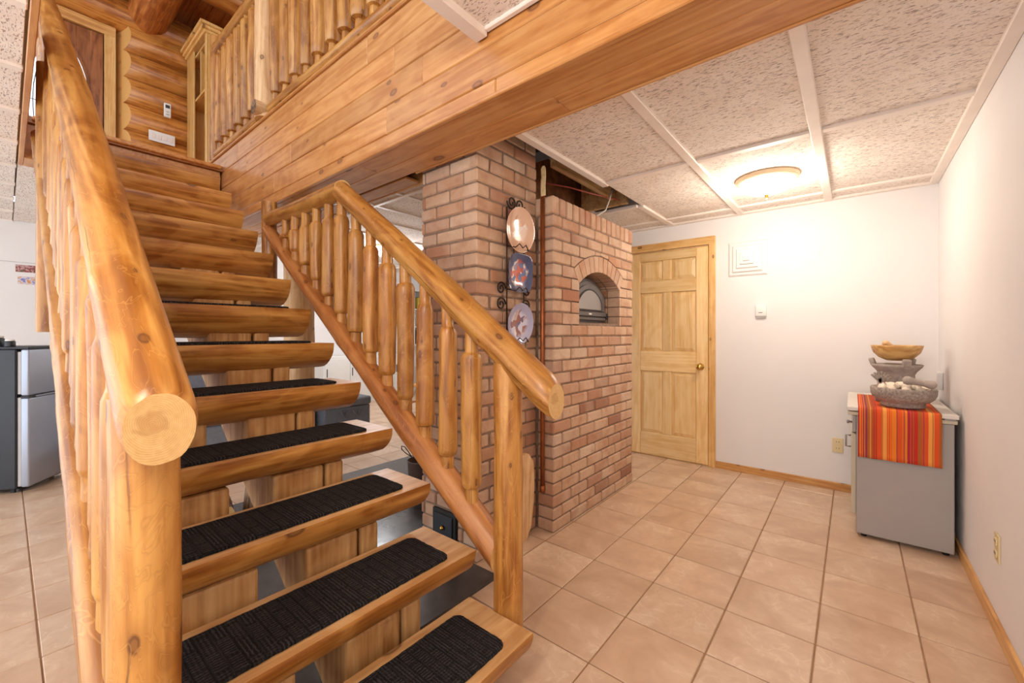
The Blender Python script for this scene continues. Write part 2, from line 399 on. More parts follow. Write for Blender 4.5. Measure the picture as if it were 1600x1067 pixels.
def ceilmat():
    t = NT('fissured_ceiling_tile')
    v = t.coord('Object', (44, 160, 60)); n = t.noise(v, 1., 2, .7)
    big = t.noise(t.coord('Object', (6, 6, 6)), 1., 2)
    sl = t.ramp(n, [(.36, (1, 1, 1, 1)), (.43, (0, 0, 0, 1))])
    n2 = t.noise(t.coord('Object', (160, 120, 100)), 1., 2)
    sp = t.ramp(n2, [(.3, (1, 1, 1, 1)), (.42, (0, 0, 0, 1))])
    col = t.ramp(big, [(.3, srgb(238, 224, 212)), (.7, srgb(246, 236, 226))])
    col = t.mix(t.math('MULTIPLY', sp, .3), col, srgb(190, 164, 146))
    col = t.mix(t.math('MULTIPLY', sl, .75), col, srgb(142, 114, 98))
    t.col(col); t.set(Roughness=.9); t.bump(t.math('MULTIPLY', t.math('ADD', sl, sp), -1.), .5, .004); return t.m
M['ctile'] = ceilmat()
def carpetmat():
    t = NT('black_ribbed_mat'); v = t.coord('Object', (1, 1, 1), rnd=False)
    # basket-weave: blocks of short ribs turned by rows
    w1 = t.n('TexWave', wave_type='BANDS', bands_direction='Y', i_Vector=v, i_Scale=30., i_Distortion=3., i_Detail=2., i_Detail_Scale=3.).outputs['Fac']
    w2 = t.n('TexWave', wave_type='BANDS', bands_direction='X', i_Vector=v, i_Scale=30., i_Distortion=3., i_Detail=2., i_Detail_Scale=3.).outputs['Fac']
    ck = t.n('TexBrick', i_Vector=t.coord('Object', (1, 1, 1), rnd=False), i_Scale=1., i_Mortar_Size=.004, i_Brick_Width=.09, i_Row_Height=.036)
    ck.inputs['Color1'].default_value = (0, 0, 0, 1); ck.inputs['Color2'].default_value = (1, 1, 1, 1); ck.inputs['Mortar'].default_value = (0, 0, 0, 1)
    h = t.mix(ck.outputs['Color'], w1, w2)
    h = t.mix(t.math('MULTIPLY', ck.outputs['Fac'], .5), h, (0, 0, 0, 1))
    fz = t.noise(v, 420., 2)
    f = t.math('ADD', t.math('MULTIPLY', h, .7), t.math('MULTIPLY', fz, .5))
    t.col(t.ramp(f, [(.15, srgb(18, 17, 18)), (.55, srgb(42, 40, 41)), (1., srgb(70, 67, 69))]))
    t.set(Roughness=.95); t.b.inputs['Specular IOR Level'].default_value = .15
    t.bump(f, 1., .008); return t.m
M['mat'] = carpetmat()
def stripemat():
    t = NT('striped_woven_cloth')
    sp = t.n('SeparateXYZ', i_0=t.n('TexCoord').outputs['Object'])
    a = t.n('TexWhiteNoise', noise_dimensions='1D', i_W=t.math('FLOOR', t.math('MULTIPLY', sp.outputs[0], 46.))).outputs['Value']
    b = t.n('TexWhiteNoise', noise_dimensions='1D', i_W=t.math('FLOOR', t.math('ADD', t.math('MULTIPLY', sp.outputs[0], 190.), .37))).outputs['Value']
    st = [(0, srgb(196, 44, 26)), (.22, srgb(172, 38, 52)), (.4, srgb(222, 84, 30)), (.58, srgb(236, 128, 34)), (.72, srgb(176, 96, 40)), (.84, srgb(148, 52, 72)), (.92, srgb(240, 158, 74))]
    c1 = t.ramp(a, st, 'CONSTANT'); c2 = t.ramp(b, st, 'CONSTANT')
    t.col(t.mix(t.math('MULTIPLY', t.math('GREATER_THAN', b, .55), .75), c1, c2)); t.set(Roughness=.9)
    t.bump(b, .2, .003); return t.m
M['cloth'] = stripemat()
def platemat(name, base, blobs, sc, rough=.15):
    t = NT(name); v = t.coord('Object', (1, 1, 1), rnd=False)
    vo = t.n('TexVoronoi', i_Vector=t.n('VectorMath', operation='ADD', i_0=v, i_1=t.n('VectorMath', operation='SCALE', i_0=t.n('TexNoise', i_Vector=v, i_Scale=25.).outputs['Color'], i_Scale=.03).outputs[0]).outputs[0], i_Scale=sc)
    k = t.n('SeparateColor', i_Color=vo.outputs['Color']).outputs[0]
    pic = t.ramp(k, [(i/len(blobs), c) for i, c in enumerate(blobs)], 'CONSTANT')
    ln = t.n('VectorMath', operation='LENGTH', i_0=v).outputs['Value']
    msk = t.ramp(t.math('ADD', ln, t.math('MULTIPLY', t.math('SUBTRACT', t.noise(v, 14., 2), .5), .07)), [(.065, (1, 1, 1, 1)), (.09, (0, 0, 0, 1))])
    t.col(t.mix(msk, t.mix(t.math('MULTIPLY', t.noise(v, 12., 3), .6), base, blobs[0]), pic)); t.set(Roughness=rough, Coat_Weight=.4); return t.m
M['plate1'] = platemat('peach_glazed_plate', srgb(214, 164, 128), [srgb(232, 206, 188), srgb(214, 172, 142), srgb(236, 222, 214), srgb(196, 140, 104)], 16, .12)  # pale centre: glaze pattern with part of a reflection painted in
M['plate2'] = platemat('night_blue_plate', srgb(58, 62, 92), [srgb(96, 108, 150), srgb(196, 90, 62), srgb(226, 208, 198), srgb(176, 70, 50), srgb(150, 132, 160)], 34)
M['plate3'] = platemat('lavender_plate', srgb(160, 160, 196), [srgb(206, 204, 224), srgb(150, 96, 88), srgb(228, 220, 222), srgb(112, 104, 140), srgb(196, 170, 168)], 30)
def photomat(name, stops, sc):
    t = NT(name); n = t.noise(t.coord('Object', (1, 1, 1)), sc, 4, .8); t.col(t.ramp(n, stops)); t.set(Roughness=.4); return t.m
M['photo1'] = photomat('picture_red_green', [(.3, srgb(70, 96, 60)), (.45, srgb(150, 60, 64)), (.6, srgb(210, 180, 176)), (.7, srgb(96, 60, 70))], 40)
M['photo2'] = photomat('picture_orange_lilac', [(.35, srgb(214, 140, 60)), (.5, srgb(222, 220, 232)), (.65, srgb(130, 124, 190))], 25)
M['photo3'] = photomat('picture_dark', [(.35, srgb(60, 60, 96)), (.55, srgb(170, 80, 84)), (.7, srgb(220, 214, 210))], 30)
def emit(name, c, s):
    t = NT(name); n = t.noise(t.coord('Object', (1, 1, 1)), 4., 2)
    t.col(t.ramp(n, [(0, c), (1, c)])); t.b.inputs['Emission Color'].default_value = c; t.b.inputs['Emission Strength'].default_value = s; return t.m
M['lampglass'] = emit('lit_lamp_glass', (1, .93, .82, 1), 3.2)
M['dayglass'] = emit('daylit_door_glass', (.85, .92, 1, 1), .55)
LM = [M['log'], M['logend']]; RM = [M['red'], M['logend']]

# ------------------------------------------------------------------ room dimensions
XR, YB, XL, YF = .464, 4.17, -7.2, 6.2
ZC, ZN, ZU, ZS = 2.308, 2.49, 2.766, 2.2      # right ceiling, near ceiling, upper floor, soffit
YN = -2.2
# floor
fl = struct(add('floor', boxes([(XL, XR, YN, YF, -.08, -.004)]), M['grout']))
PT, U0, V0 = .3265, -.117, 2.046
cells = []
s_, c_ = math.sin(.687), math.cos(.687)
for i in range(-23, 3):
    for j in range(-14, 14):
        x0, x1 = U0+i*PT, U0+(i+1)*PT; y0, y1 = V0+j*PT, V0+(j+1)*PT
        x0, x1 = max(x0, XL), min(x1, XR); y0, y1 = max(y0, YN), min(y1, YB if x1 > -2 else YF)
        if x1-x0 < .03 or y1-y0 < .03: continue
        cx, cy = (x0+x1)/2, (y0+y1)/2
        d = -cx*s_+cy*c_; l = cx*c_+cy*s_
        vis = d > .3 and abs(l/d) < 1.3 and HC/d*650 < 620
        if -2.0 < cx < -1.45 and cy > 1.65: vis = False
        cells.append((0 if vis else 1, d, x0, x1, y0, y1))
cells.sort()
rest = []
G = .003
for n, (v, d, x0, x1, y0, y1) in enumerate(cells):
    if v == 0 and n < 300:
        box('floor_tile', x0+G, x1-G, y0+G, y1-G, -.02, 0, M['tile'], fl, .0025)
    else: rest.append((x0+G, x1-G, y0+G, y1-G, -.02, 0))
o = add('distant_floor_tiles', boxes(rest), M['tile'], fl); o['kind'] = 'stuff'
# walls
w = struct(add('wall_back', boxes([(-2.6, XR+.12, YB, YB+.12, -.08, 2.7)]), M['white']))
w = struct(add('wall_right', boxes([(XR, XR+.12, YN, YB, -.08, 2.7)]), M['white']))
w = struct(add('wall_left', boxes([(XL-.12, XL, YN, YF, -.08, 2.7)]), M['whitefar']))
w = struct(add('wall_far', boxes([(XL-.12, -2.48, YF, YF+.12, -.08, 2.7), (-2.6, -2.48, YB+.12, YF, -.08, 2.7)]), M['whitefar']))
add('panel_seam', boxes([(XL, XL+.006, YN, 3.3, 2.03, 2.036)]), M['rubber'], struct(sempty('trim_1')))
struct(box('baseboard_back', -.985, XR-.0, YB-.014, YB, 0, .062, M['base'], None, .002))
bb = struct(box('baseboard_right', XR-.014, XR, 1.9, YB-.014, 0, .062, M['baseY'], None, .002))
struct(box('baseboard_right', XR-.014, XR, YN, 1.898, 0, .062, M['baseY'], None, .002))

# ---- ceilings: tiles and bars are parts
def ceil_tile(par, x0, x1, y0, y1, z): return box('ceiling_tile', x0, x1, y0, y1, z, z+.016, M['ctile'], par, .002)
def bar(par, x0, x1, y0, y1, z): return box('grid_bar', x0, x1, y0, y1, z-.014, z+.012, M['bar'], par, .004)
cr = sempty('ceiling', (-.5, 3, ZC))
XS = [.464, -.152, -.772, -1.375, -1.98]
YS = [1.575, 2.716, 3.94, YB]
for a in range(4):
    for b in range(3):
        y0, y1 = YS[b], YS[b+1]
        if a == 3:
            if b == 0: continue
            if b == 1: y0 = 3.375
        ceil_tile(cr, XS[a+1]+.004, XS[a]-.004, y0+.004, y1-.004, ZC)
W_ = .026
for x in (-.152, -.772): bar(cr, x-W_, x+W_, YS[0], YB, ZC-.004)
bar(cr, -1.375-W_, -1.375+W_, YS[0], 2.716+W_, ZC-.004); bar(cr, -1.375-W_, -1.375+W_, 3.375, YB, ZC-.004)
for y in (2.716, 3.94):
    for a, b in ((.464, -.152), (-.152, -.772), (-.772, -1.375)): bar(cr, b+W_, a-W_ if a < .4 else a-.045, y-W_, y+W_, ZC)
bar(cr, -1.98, -1.375-W_, 3.375-W_, 3.375+W_, ZC); bar(cr, -1.98, -1.375-W_, 3.94-W_, 3.94+W_, ZC)
bar(cr, XR-.05, XR, YS[0], YB-.05, ZC-.002); bar(cr, -1.98, XR, YB-.045, YB, ZC-.002)
# ceiling over the camera (higher)
cn = sempty('ceiling', (-.4, .5, ZN))
for x0, x1 in ((-1.17, -.6), (-.6, -.07), (-.07, XR)):
    for y0, y1 in ((-1.1, .1), (.1, 1.262)): ceil_tile(cn, x0+.004, x1-.004, y0+.004, y1-.004, ZN)
    for y in (-1.1, .1): bar(cn, x0+.03, x1-.03, y-.025, y+.025, ZN)
for x in (-.6, -.07): bar(cn, x-.025, x+.025, -1.1, 1.262, ZN)
box('edge_frame', -1.23, -1.165, .08, 1.262, ZN-.03, ZN+.05, M['bar'], cn, .004)
bar(cn, -1.165, XR, 1.24, 1.264, ZN)
# ceiling left of the stairwell
cl = sempty('ceiling', (-4, -.6, ZN))
xs = [-1.23-.6*k for k in range(11)]
for a in range(10):
    x1, x0 = xs[a], max(xs[a+1], XL)
    for y0, y1 in ((-1.14, .055),):
        ceil_tile(cl, x0+.004, x1-.004, y0+.004, y1-.004, ZN)
    bar(cl, x0-.025, x0+.025, -1.14, .055, ZN)
bar(cl, XL, -1.23, -1.165, -1.115, ZN)
# ceiling of the far room, behind the fascia
cf = sempty('ceiling', (-4.5, 3.5, ZN))
xs2 = [-2.05, -2.53, -3.137, -3.6, -4.07, -4.68, -5.29, -5.9, -6.5, XL]
for x1, x0 in zip(xs2, xs2[1:]):
    for y0, y1 in ((1.7, 2.29), (2.29, 3.51), (3.51, 4.73), (4.73, YF)): ceil_tile(cf, x0+.004, x1-.004, y0+.004, y1-.004, ZN)
    bar(cf, x0-.02, x0+.02, 1.7, YF, ZN)
for y in (2.29, 3.51, 4.73): bar(cf, XL, -2.05, y-.02, y+.02, ZN-.003)
# landing underside
cu = sempty('ceiling', (-5.5, .6, ZN))
for x1, x0 in zip(xs2[5:], xs2[6:]): ceil_tile(cu, x0+.004, x1-.004, .06, 1.69, ZN)
# stairwell near-side trim and header
struct(box('trim_2', -4.72, -1.23, .06, .085, ZN-.02, ZU, M['pinegold'], None, .003))
struct(box('trim_3', -4.72, -4.5, .086, 1.255, ZN-.02, ZU-.05, M['pinegold'], None, .003))
# upper floor slab
struct(add('upper_floor', boxes([(-7, .55, 1.29, 4.29, ZU-.05, ZU), (-7, -4.47, .06, 1.29, ZU-.045, ZU), (-7, .55, YN, .055, ZU-.05, ZU), (-1.16, .55, .06, 1.285, ZU-.05, ZU)]), M['upfloor']))
struct(box('trim_4', -4.5, -4.44, .12, 1.25, ZU-.035, ZU, M['pinegold'], None, .012, 2))

# ---- fascia and soffit boards
fa = sempty('trim_5', (-2, 1.27, 2.2))
fb = [(2.218, 2.281, (-3.6, -1.13)), (2.281, 2.431, (-3.33, -1.9)), (2.431, 2.573, (-3.05, -1.6)), (2.573, 2.721, (-3.9, -1.83, -.5)), (2.721, 2.884, (-4.1, -2.08))]
for z0, z1, js in fb:
    xx = [-4.8]+list(js)+[XR]
    for a, b in zip(xx, xx[1:]): box('board', a+.0006, b-.0006, 1.27, 1.29, z0+.0006, z1-.0006, M['pine'], fa, .005)
box('corner_strip', -4.8, XR, 1.258, 1.285, ZS-.002, 2.217, M['pine'], fa, .004)
box('top_strip', -4.8, -1.3, 1.255, 1.33, 2.884, 2.905, M['pine'], fa, .006)
so = sempty('trim_6', (-2, 1.4, 2.2))
for y0, y1, js, xa, xb in ((1.285, 1.418, (-3.1, -2.2), -4.6, XR), (1.418, 1.558, (-2.75, -.95), -4.6, XR), (1.576, 1.69, (-3.4,), -4.6, -2.15)):
    xx = [xa]+list(js)+[xb]
    for a, b in zip(xx, xx[1:]): box('board', a+.0006, b-.0006, y0+.0006, y1-.0006, ZS, ZS+.018, M['pinegold'], so, .004)
box('edge_strip', -2.03, XR, 1.559, 1.574, ZS-.004, ZC+.02, M['pinegold'], so, .003)
box('edge_strip', -4.6, -2.03, 1.691, 1.704, ZS-.004, ZN+.02, M['pinegold'], so, .003)

# ---- cavity above the missing ceiling tile
box_ = struct(add('joist_bay', boxes([(-2.2, -1.2, 1.58, 3.5, 2.72, 2.74)]), M['osb'])); 
jo = tag(box('floor_joist', -1.6, -1.56, 2.36, 3.28, 2.37, 2.71, M['joist'], None, .003), 'pale floor joist seen through the missing ceiling tile over the oven', 'joist')
jo = tag(box('plywood_web', -2.0, -1.975, 2.2, 3.5, 2.3, 2.7, M['osb'], None, .003), 'brown plywood web in the dark ceiling gap over the oven wall', 'plywood')
jo = tag(box('blocking_board', -1.9, -1.47, 3.3, 3.34, 2.33, 2.6, M['joist'], None, .003), 'short wood block closing the end of the ceiling gap', 'board')
jo = tag(box('steel_duct', -1.97, -1.47, 2.2, 2.34, 2.42, 2.62, M['black'], None, .006), 'black steel duct crossing the ceiling gap beside the chimney', 'duct')
jo = tag(add('electric_cable', tube([(-1.5, 3.12, 2.45), (-1.5, 3.05, 2.3), (-1.5, 2.98, 2.2), (-1.56, 2.9, 2.135), (-1.62, 2.8, 2.125)], .007), M['lcable']), 'pale electric cable drooping from the ceiling gap onto the oven wall', 'cable')
jo = tag(add('electric_cable', tube([(-1.52, 3.28, 2.36), (-1.54, 2.9, 2.31), (-1.66, 2.7, 2.34), (-1.8, 2.5, 2.36), (-1.97, 2.42, 2.42)], .006), M['red_wire']), 'red cable slung inside the dark ceiling gap', 'cable')

# ------------------------------------------------------------------ brick masonry
def brk(par, x0, x1, y0, y1, z0, z1, m, j=.0016):
    o = box('brick', x0, x1, y0, y1, z0, z1, m, par, .007)
    o.location.x += R.uniform(-j, j); o.location.y += R.uniform(-j, j)
    return o
CH = .0762; GP = .0095
# chimney
ch = thing('brick_chimney', 'tall square brick chimney column behind the stair railing, hung with plates', 'chimney', (-1.79, 1.87, 0))
X1, X0, Y0, Y1 = -1.56, -2.025, 1.604, 2.146
add('mortar', boxes([(X0+.008, X1-.008, Y0+.008, Y1, 0, 2.55)]), M['mortar'], ch)
AX0, AX1, AZ0, AZ1 = -1.91, -1.714, .06, .222
for k in range(33):
    z0 = k*CH+.004; z1 = (k+1)*CH-GP+.004
    if k % 2 == 0:
        segs = [(X1-.215, X1, 1), (X1-.215-GP-.21, X1-.215-GP, 0), (X0, X1-.425-2*GP, 0)]
        side = [(Y0+.105+GP, Y0+.32), (Y0+.32+GP, Y1)]
        corner = None
    else:
        segs = [(X1-.105-GP-.215, X1-.105-GP, 0), (X0, X1-.32-2*GP, 0)]
        corner = (Y0, Y0+.215); side = [(Y0+.215+GP, Y0+.43), (Y0+.43+GP, Y1)]
    for a, b, c in segs:
        if b-a < .015: continue
        if z1 > AZ0 and z0 < AZ1 and b > AX0 and a < AX1:
            if a < AX0-.02: brk(ch, a, AX0-.004, Y0, Y0+.1, z0, z1, M['brick2'])
            if b > AX1+.02: brk(ch, AX1+.004, b, Y0, Y0+.1, z0, z1, M['brick2'])
            continue
        brk(ch, a, b, Y0, Y0+.1, z0, z1, M['brick2'], .003)
    if corner: brk(ch, X1-.105, X1, corner[0], corner[1], z0, z1, M['brick2'], .003)
    for a, b in side: brk(ch, X1-.1, X1, a, b, z0, z1, M['brick2'], .003)
ad = thing('ash_door', 'small black metal clean-out door at the foot of the chimney', 'door', ((AX0+AX1)/2, Y0, AZ0))
box('frame', AX0, AX1, Y0-.012, Y0+.007, AZ0, AZ1, M['black'], ad, .004)
box('panel', AX0+.022, AX1-.022, Y0-.02, Y0-.0125, AZ0+.02, AZ1-.02, M['fblack'], ad, .003)
add('knob', lathe([(0, 0), (.012, 0), (.014, .008), (.009, .016), (0, .018)], 14), M['brass'], ad, T(-1.81, Y0-.0205, AZ0+.07) @ Matrix.Rotation(PI/2, 4, 'X'))
# oven wall
ow = thing('brick_oven_wall', 'long brick masonry heater with an arched iron oven door', 'masonry heater', (-1.7, 2.74, 0))
OX, OY0, OY1 = -1.43, 2.149, 3.345
AY, AH, AB, ASP, ARI = 2.772, .313, 1.316, 1.575, .108
AR = (AH**2+ARI**2)/(2*ARI); AZC = ASP+ARI-AR; VL = .112
NC = 26; ZT = NC*CH
def half(z, rad):
    if z < AB: return 0
    if z <= ASP and rad == 0: return AH
    rr = AR+rad
    if z > AZC+rr: return 0
    hh = math.sqrt(max(0, rr*rr-(z-AZC)**2))
    ang0 = math.asin(AH/AR)
    if rad and z < AZC+rr*math.cos(ang0):   # below outer end of first voussoir: follow the skewback
        t = (z-ASP)/max(1e-6, (AZC+rr*math.cos(ang0)-ASP))
        return AH+max(0, t)*(rr*math.sin(ang0)-AH) if t > 0 else AH
    return hh
ml = []
ns = 24
for i in range(ns):
    y0 = AY-AH+i*2*AH/ns; y1 = y0+2*AH/ns; ym = (y0+y1)/2-AY
    zt = AZC+math.sqrt(AR*AR-ym*ym)
    ml.append((OX-.3, OX-.009, y0, y1, 0, AB-.004)); ml.append((OX-.3, OX-.009, y0, y1, zt+.004, ZT+.105))
ml += [(OX-.3, OX-.009, OY0+.008, AY-AH-.004, 0, ZT+.105), (OX-.3, OX-.009, AY+AH+.004, OY1-.008, 0, ZT+.105), (OX-.45, OX-.28, OY0+.008, OY1-.008, 0, ZT+.09)]
add('mortar', boxes(ml), M['mortar'], ow)
for k in range(NC):
    z0 = k*CH+.004; z1 = (k+1)*CH-GP+.004; zm = (z0+z1)/2
    b0 = OY0 if k % 2 == 0 else OY0-.108
    pcs = []
    y = b0
    while y < OY1-.02:
        a, b = max(y, OY0), min(y+.206, OY1)
        if b-a > .02: pcs.append((a, b))
        y += .206+GP
    if zm < AB-.005: h0 = h1 = 0
    elif z1 <= ASP: h0 = h1 = AH
    else: h0 = half(max(z0, ASP), VL+.008); h1 = half(z1, VL+.008)
    for a, b in pcs:
        dpt = .12 if a == OY0 else .1
        if h0 == h1 == 0 or b < AY-max(h0, h1) or a > AY+max(h0, h1):
            brk(ow, OX-dpt, OX, a, b, z0, z1, M['brick'], .002); continue
        zz_ = [z0+(z1-z0)*q/8 for q in range(9)]
        hh_ = [(AH if z <= ASP else half(z, VL+.008)) if z1 > ASP else AH for z in zz_]
        for side in (0, 1):
            if side == 0: ed = [(max(a, min(b, AY-h)), z) for h, z in zip(hh_, zz_)]; ref = a
            else: ed = [(min(b, max(a, AY+h)), z) for h, z in zip(hh_, zz_)]; ref = b
            if max(abs(y-ref) for y, z in ed) < .012: continue
            keep = [i_ for i_, (y, z) in enumerate(ed) if abs(y-ref) > .003]
            if side == 1 and hh_[-1] == 0 and a < AY < b and abs(ed[0][0]-ref) < .003: pass
            pts_ = [ed[i_] for i_ in keep]
            poly = [(ref, pts_[0][1])]+pts_+[(ref, pts_[-1][1])]
            if len(pts_) < 2: continue
            add('brick', extrude(poly, dpt, 'X'), M['brick'], ow, T(OX-dpt+R.uniform(-.001, .001), 0, 0))
    if AB-.005 < zm < ASP+.1:          # deep reveal bricks on the far jamb
        if zm < ASP: brk(ow, OX-.28, OX-.105, AY+AH, AY+AH+.1, z0, z1, M['brick2'], 0)
n = int((OY1-OY0)/.0795)
wd_ = (OY1-OY0)/n
for i in range(n): brk(ow, OX-.21, OX, OY0+i*wd_, OY0+(i+1)*wd_-GP, ZT+.002, ZT+.112, M['brick'], .002)
a0 = math.asin(AH/AR); nv = 11
for i in range(nv):
    t0 = -a0+2*a0*i/nv+.006; t1 = -a0+2*a0*(i+1)/nv-.006
    poly = [(r*math.sin(t), AZC+r*math.cos(t)) for r, t in ((AR, t0), (AR+VL, t0), (AR+VL, t1), (AR, t1))]
    add('brick', extrude([(a+0, b) for a, b in poly], .1, 'X'), M['brick'], ow, T(OX-.1+R.uniform(0, .002), AY, 0))
    add('brick', extrude([(a+0, b) for a, b in poly], .17, 'X'), M['brick2'], ow, T(OX-.28, AY, 0))
# iron oven door
DX = OX-.115
od = thing('bake_oven_door', 'arched grey cast iron oven door with glass in the brick recess', 'oven door', (DX, AY, AB))
def arch(hw, zb, zs, ri, n=14):
    rr = (hw*hw+ri*ri)/(2*ri); zc = zs+ri-rr; a = math.asin(min(1, hw/rr))
    return [(-hw, zb), (hw, zb)]+[(rr*math.sin(a-2*a*i/n), zc+rr*math.cos(a-2*a*i/n)) for i in range(n+1)]
add('frame', extrude(arch(.285, AB+.004, 1.52, .13), .03, 'X'), M['iron'], od, T(DX-.03, AY, 0))
add('moulding', extrude(arch(.26, AB+.09, 1.505, .12), .012, 'X'), M['iron'], od, T(DX+.0005, AY, 0))
add('moulding', extrude(arch(.225, AB+.095, 1.49, .11), .012, 'X'), M['iron'], od, T(DX+.0125, AY, 0))
add('gasket', extrude(arch(.19, AB+.1, 1.47, .10), .002, 'X'), M['black'], od, T(DX+.0248, AY, 0))
add('glass', extrude(arch(.172, AB+.1, 1.462, .095), .006, 'X'), M['glassw'], od, T(DX+.0268, AY-.008, 0))
lbox('vent_bar', od, .0005, .022, -.27, .27, .02, .045, M['iron'], .004)
lbox('vent_bar', od, .0005, .026, -.265, .265, .05, .086, M['iron'], .004)
lbox('badge', od, .0262, .029, -.02, .02, .062, .072, M['plastic'], .002)
lbox('hinge', od, .0005, .03, .255, .28, .03, .08, M['black'], .004)

# copper pipe and strap in the corner
cp = thing('copper_pipe', 'thin brown copper pipe standing in the corner between chimney and oven', 'pipe', (-1.5, 2.128, .25))
add('tube', tube([(-1.5, 2.128, .26), (-1.5, 2.128, 1.), (-1.5, 2.128, 2.2)], .0135, 12), M['copper'], cp)
add('coupling', tube([(-1.5, 2.128, .25), (-1.5, 2.128, .29)], .017, 12), M['copper'], cp)
vs = []; 
pts = [(2.09, 0), (2.13, .004), (2.17, -.002), (2.21, .003), (2.245, .0), (2.262, -.006), (2.268, -.014)]
sm = extrude([(-.016, 2.085), (.016, 2.085), (.014, 2.15), (.018, 2.2), (.016, 2.25), (.008, 2.268), (-.008, 2.268), (-.017, 2.25), (-.013, 2.2), (-.018, 2.15)], .006, 'Y')
tag(add('webbing_strap', sm, M['strap'], None, T(-1.475, 2.1, 0)), 'tan webbing strap hanging over the top of the copper pipe', 'strap')

# ---- plate rack
pr = thing('plate_rack', 'wrought iron plate hanger with scrolls on the chimney side', 'plate rack', (-1.555, 1.92, 1.2))
PX = -1.548
def spiral(cy, cz, r, turns, d, start):
    return [(PX, cy+d*(r*(1-.8*i/26))*math.cos(start+turns*2*PI*i/26), cz+(r*(1-.8*i/26))*math.sin(start+turns*2*PI*i/26)) for i in range(27)]
for yy in (1.84, 2.0): add('rod', tube([(PX, yy, 1.2), (PX, yy, 1.6), (PX, yy, 1.97)], .004, 6), M['rack'], pr)
for cy, cz, d in ((1.885, 2.005, 1), (1.965, 2.005, -1)):
    add('scroll', tube(spiral(cy, cz, .043, 1.6, d, PI), .005, 6), M['rack'], pr)
for cy, d in ((1.79, 1), (2.025, -1)):
    add('scroll', tube(spiral(cy, 1.495, .038, 1.6, d, 0), .005, 6), M['rack'], pr)
    add('scroll', tube(spiral(cy, 1.405, .04, 1.6, d, 0), .005, 6), M['rack'], pr)
for zz in (1.745, 1.495, 1.2):
    add('plate_hook', tube([(PX, 1.84, zz), (PX+.05, 1.86, zz-.012), (PX+.055, 1.89, zz+.012), (PX+.055, 1.92, zz-.008), (PX+.055, 1.95, zz+.012), (PX+.05, 1.98, zz-.012), (PX, 2.0, zz)], .0035, 6), M['rack'], pr)
def plate_mesh(r, sq):
    prof = [(0, .0), (.45, .002), (.62, .006), (.72, .012), (.98, .022), (1, .024), (.98, .019), (.6, .0), (0, -.006)]
    vs = []; fs = []; n = len(prof); seg = 40
    for i in range(seg):
        a = 2*PI*i/seg; k = (abs(math.cos(a))**sq+abs(math.sin(a))**sq)**(-1/sq)
        for (q, z) in prof: vs.append((q*r*k*math.cos(a), q*r*k*math.sin(a), z))
    for i in range(seg):
        for j in range(n-1): fs.append((i*n+j, ((i+1) % seg)*n+j, ((i+1) % seg)*n+j+1, i*n+j+1))
    return mesh(vs, fs, True)
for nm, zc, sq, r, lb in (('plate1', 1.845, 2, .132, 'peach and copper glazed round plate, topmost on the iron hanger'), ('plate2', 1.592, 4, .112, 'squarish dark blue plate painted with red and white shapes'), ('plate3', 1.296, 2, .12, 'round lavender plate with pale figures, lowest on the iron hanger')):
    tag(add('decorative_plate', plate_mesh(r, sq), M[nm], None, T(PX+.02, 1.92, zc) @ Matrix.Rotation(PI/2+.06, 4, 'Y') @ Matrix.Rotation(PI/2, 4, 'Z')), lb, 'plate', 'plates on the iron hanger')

# ---- hearth
hp = thing('slate_hearth', 'dark glossy slate hearth slab on the floor under the stairs', 'hearth', (-2.4, 1.2, 0))
add('slab', extrude([(-3.42, .3), (-1.39, .3), (-1.39, 1.58), (-2.045, 1.58), (-2.045, 2.62), (-3.42, 2.62)], .016), M['slate'], hp, T(0, 0, .0005))
bk = thing('ash_bucket', 'small dark brown bucket with a wire loop beside the chimney foot', 'bucket', (-2.56, 2.02, .017))
add('body', lathe([(0, 0), (.085, 0), (.1, .25), (.105, .255), (.098, .256), (.08, .02), (0, .02)], 24), M['leather'], bk, WM[bk.name])
add('handle', tube([(-.1+.0, -.0, .24), (-.12, -.02, .29), (-.16, -.03, .33), (-.2, -.03, .33), (-.215, -.02, .3), (-.19, 0, .27), (-.13, .01, .25), (-.1, 0, .245)], .004, 6), M['rack'], bk, WM[bk.name])
# leaning sawn slab
sl_ = extrude([(0, 0), (.2, 0), (.245, .08), (.26, .2), (.262, .34), (.25, .46), (.2, .52), (0, .54)], .035, 'X')
tag(add('sawn_wood_slab', sl_, M['pale'], None, T(-1.54, 1.772, .003) @ Matrix.Rotation(.035, 4, 'Y')), 'pale sawn wood slab leaning on the chimney behind the newel post', 'wood slab')

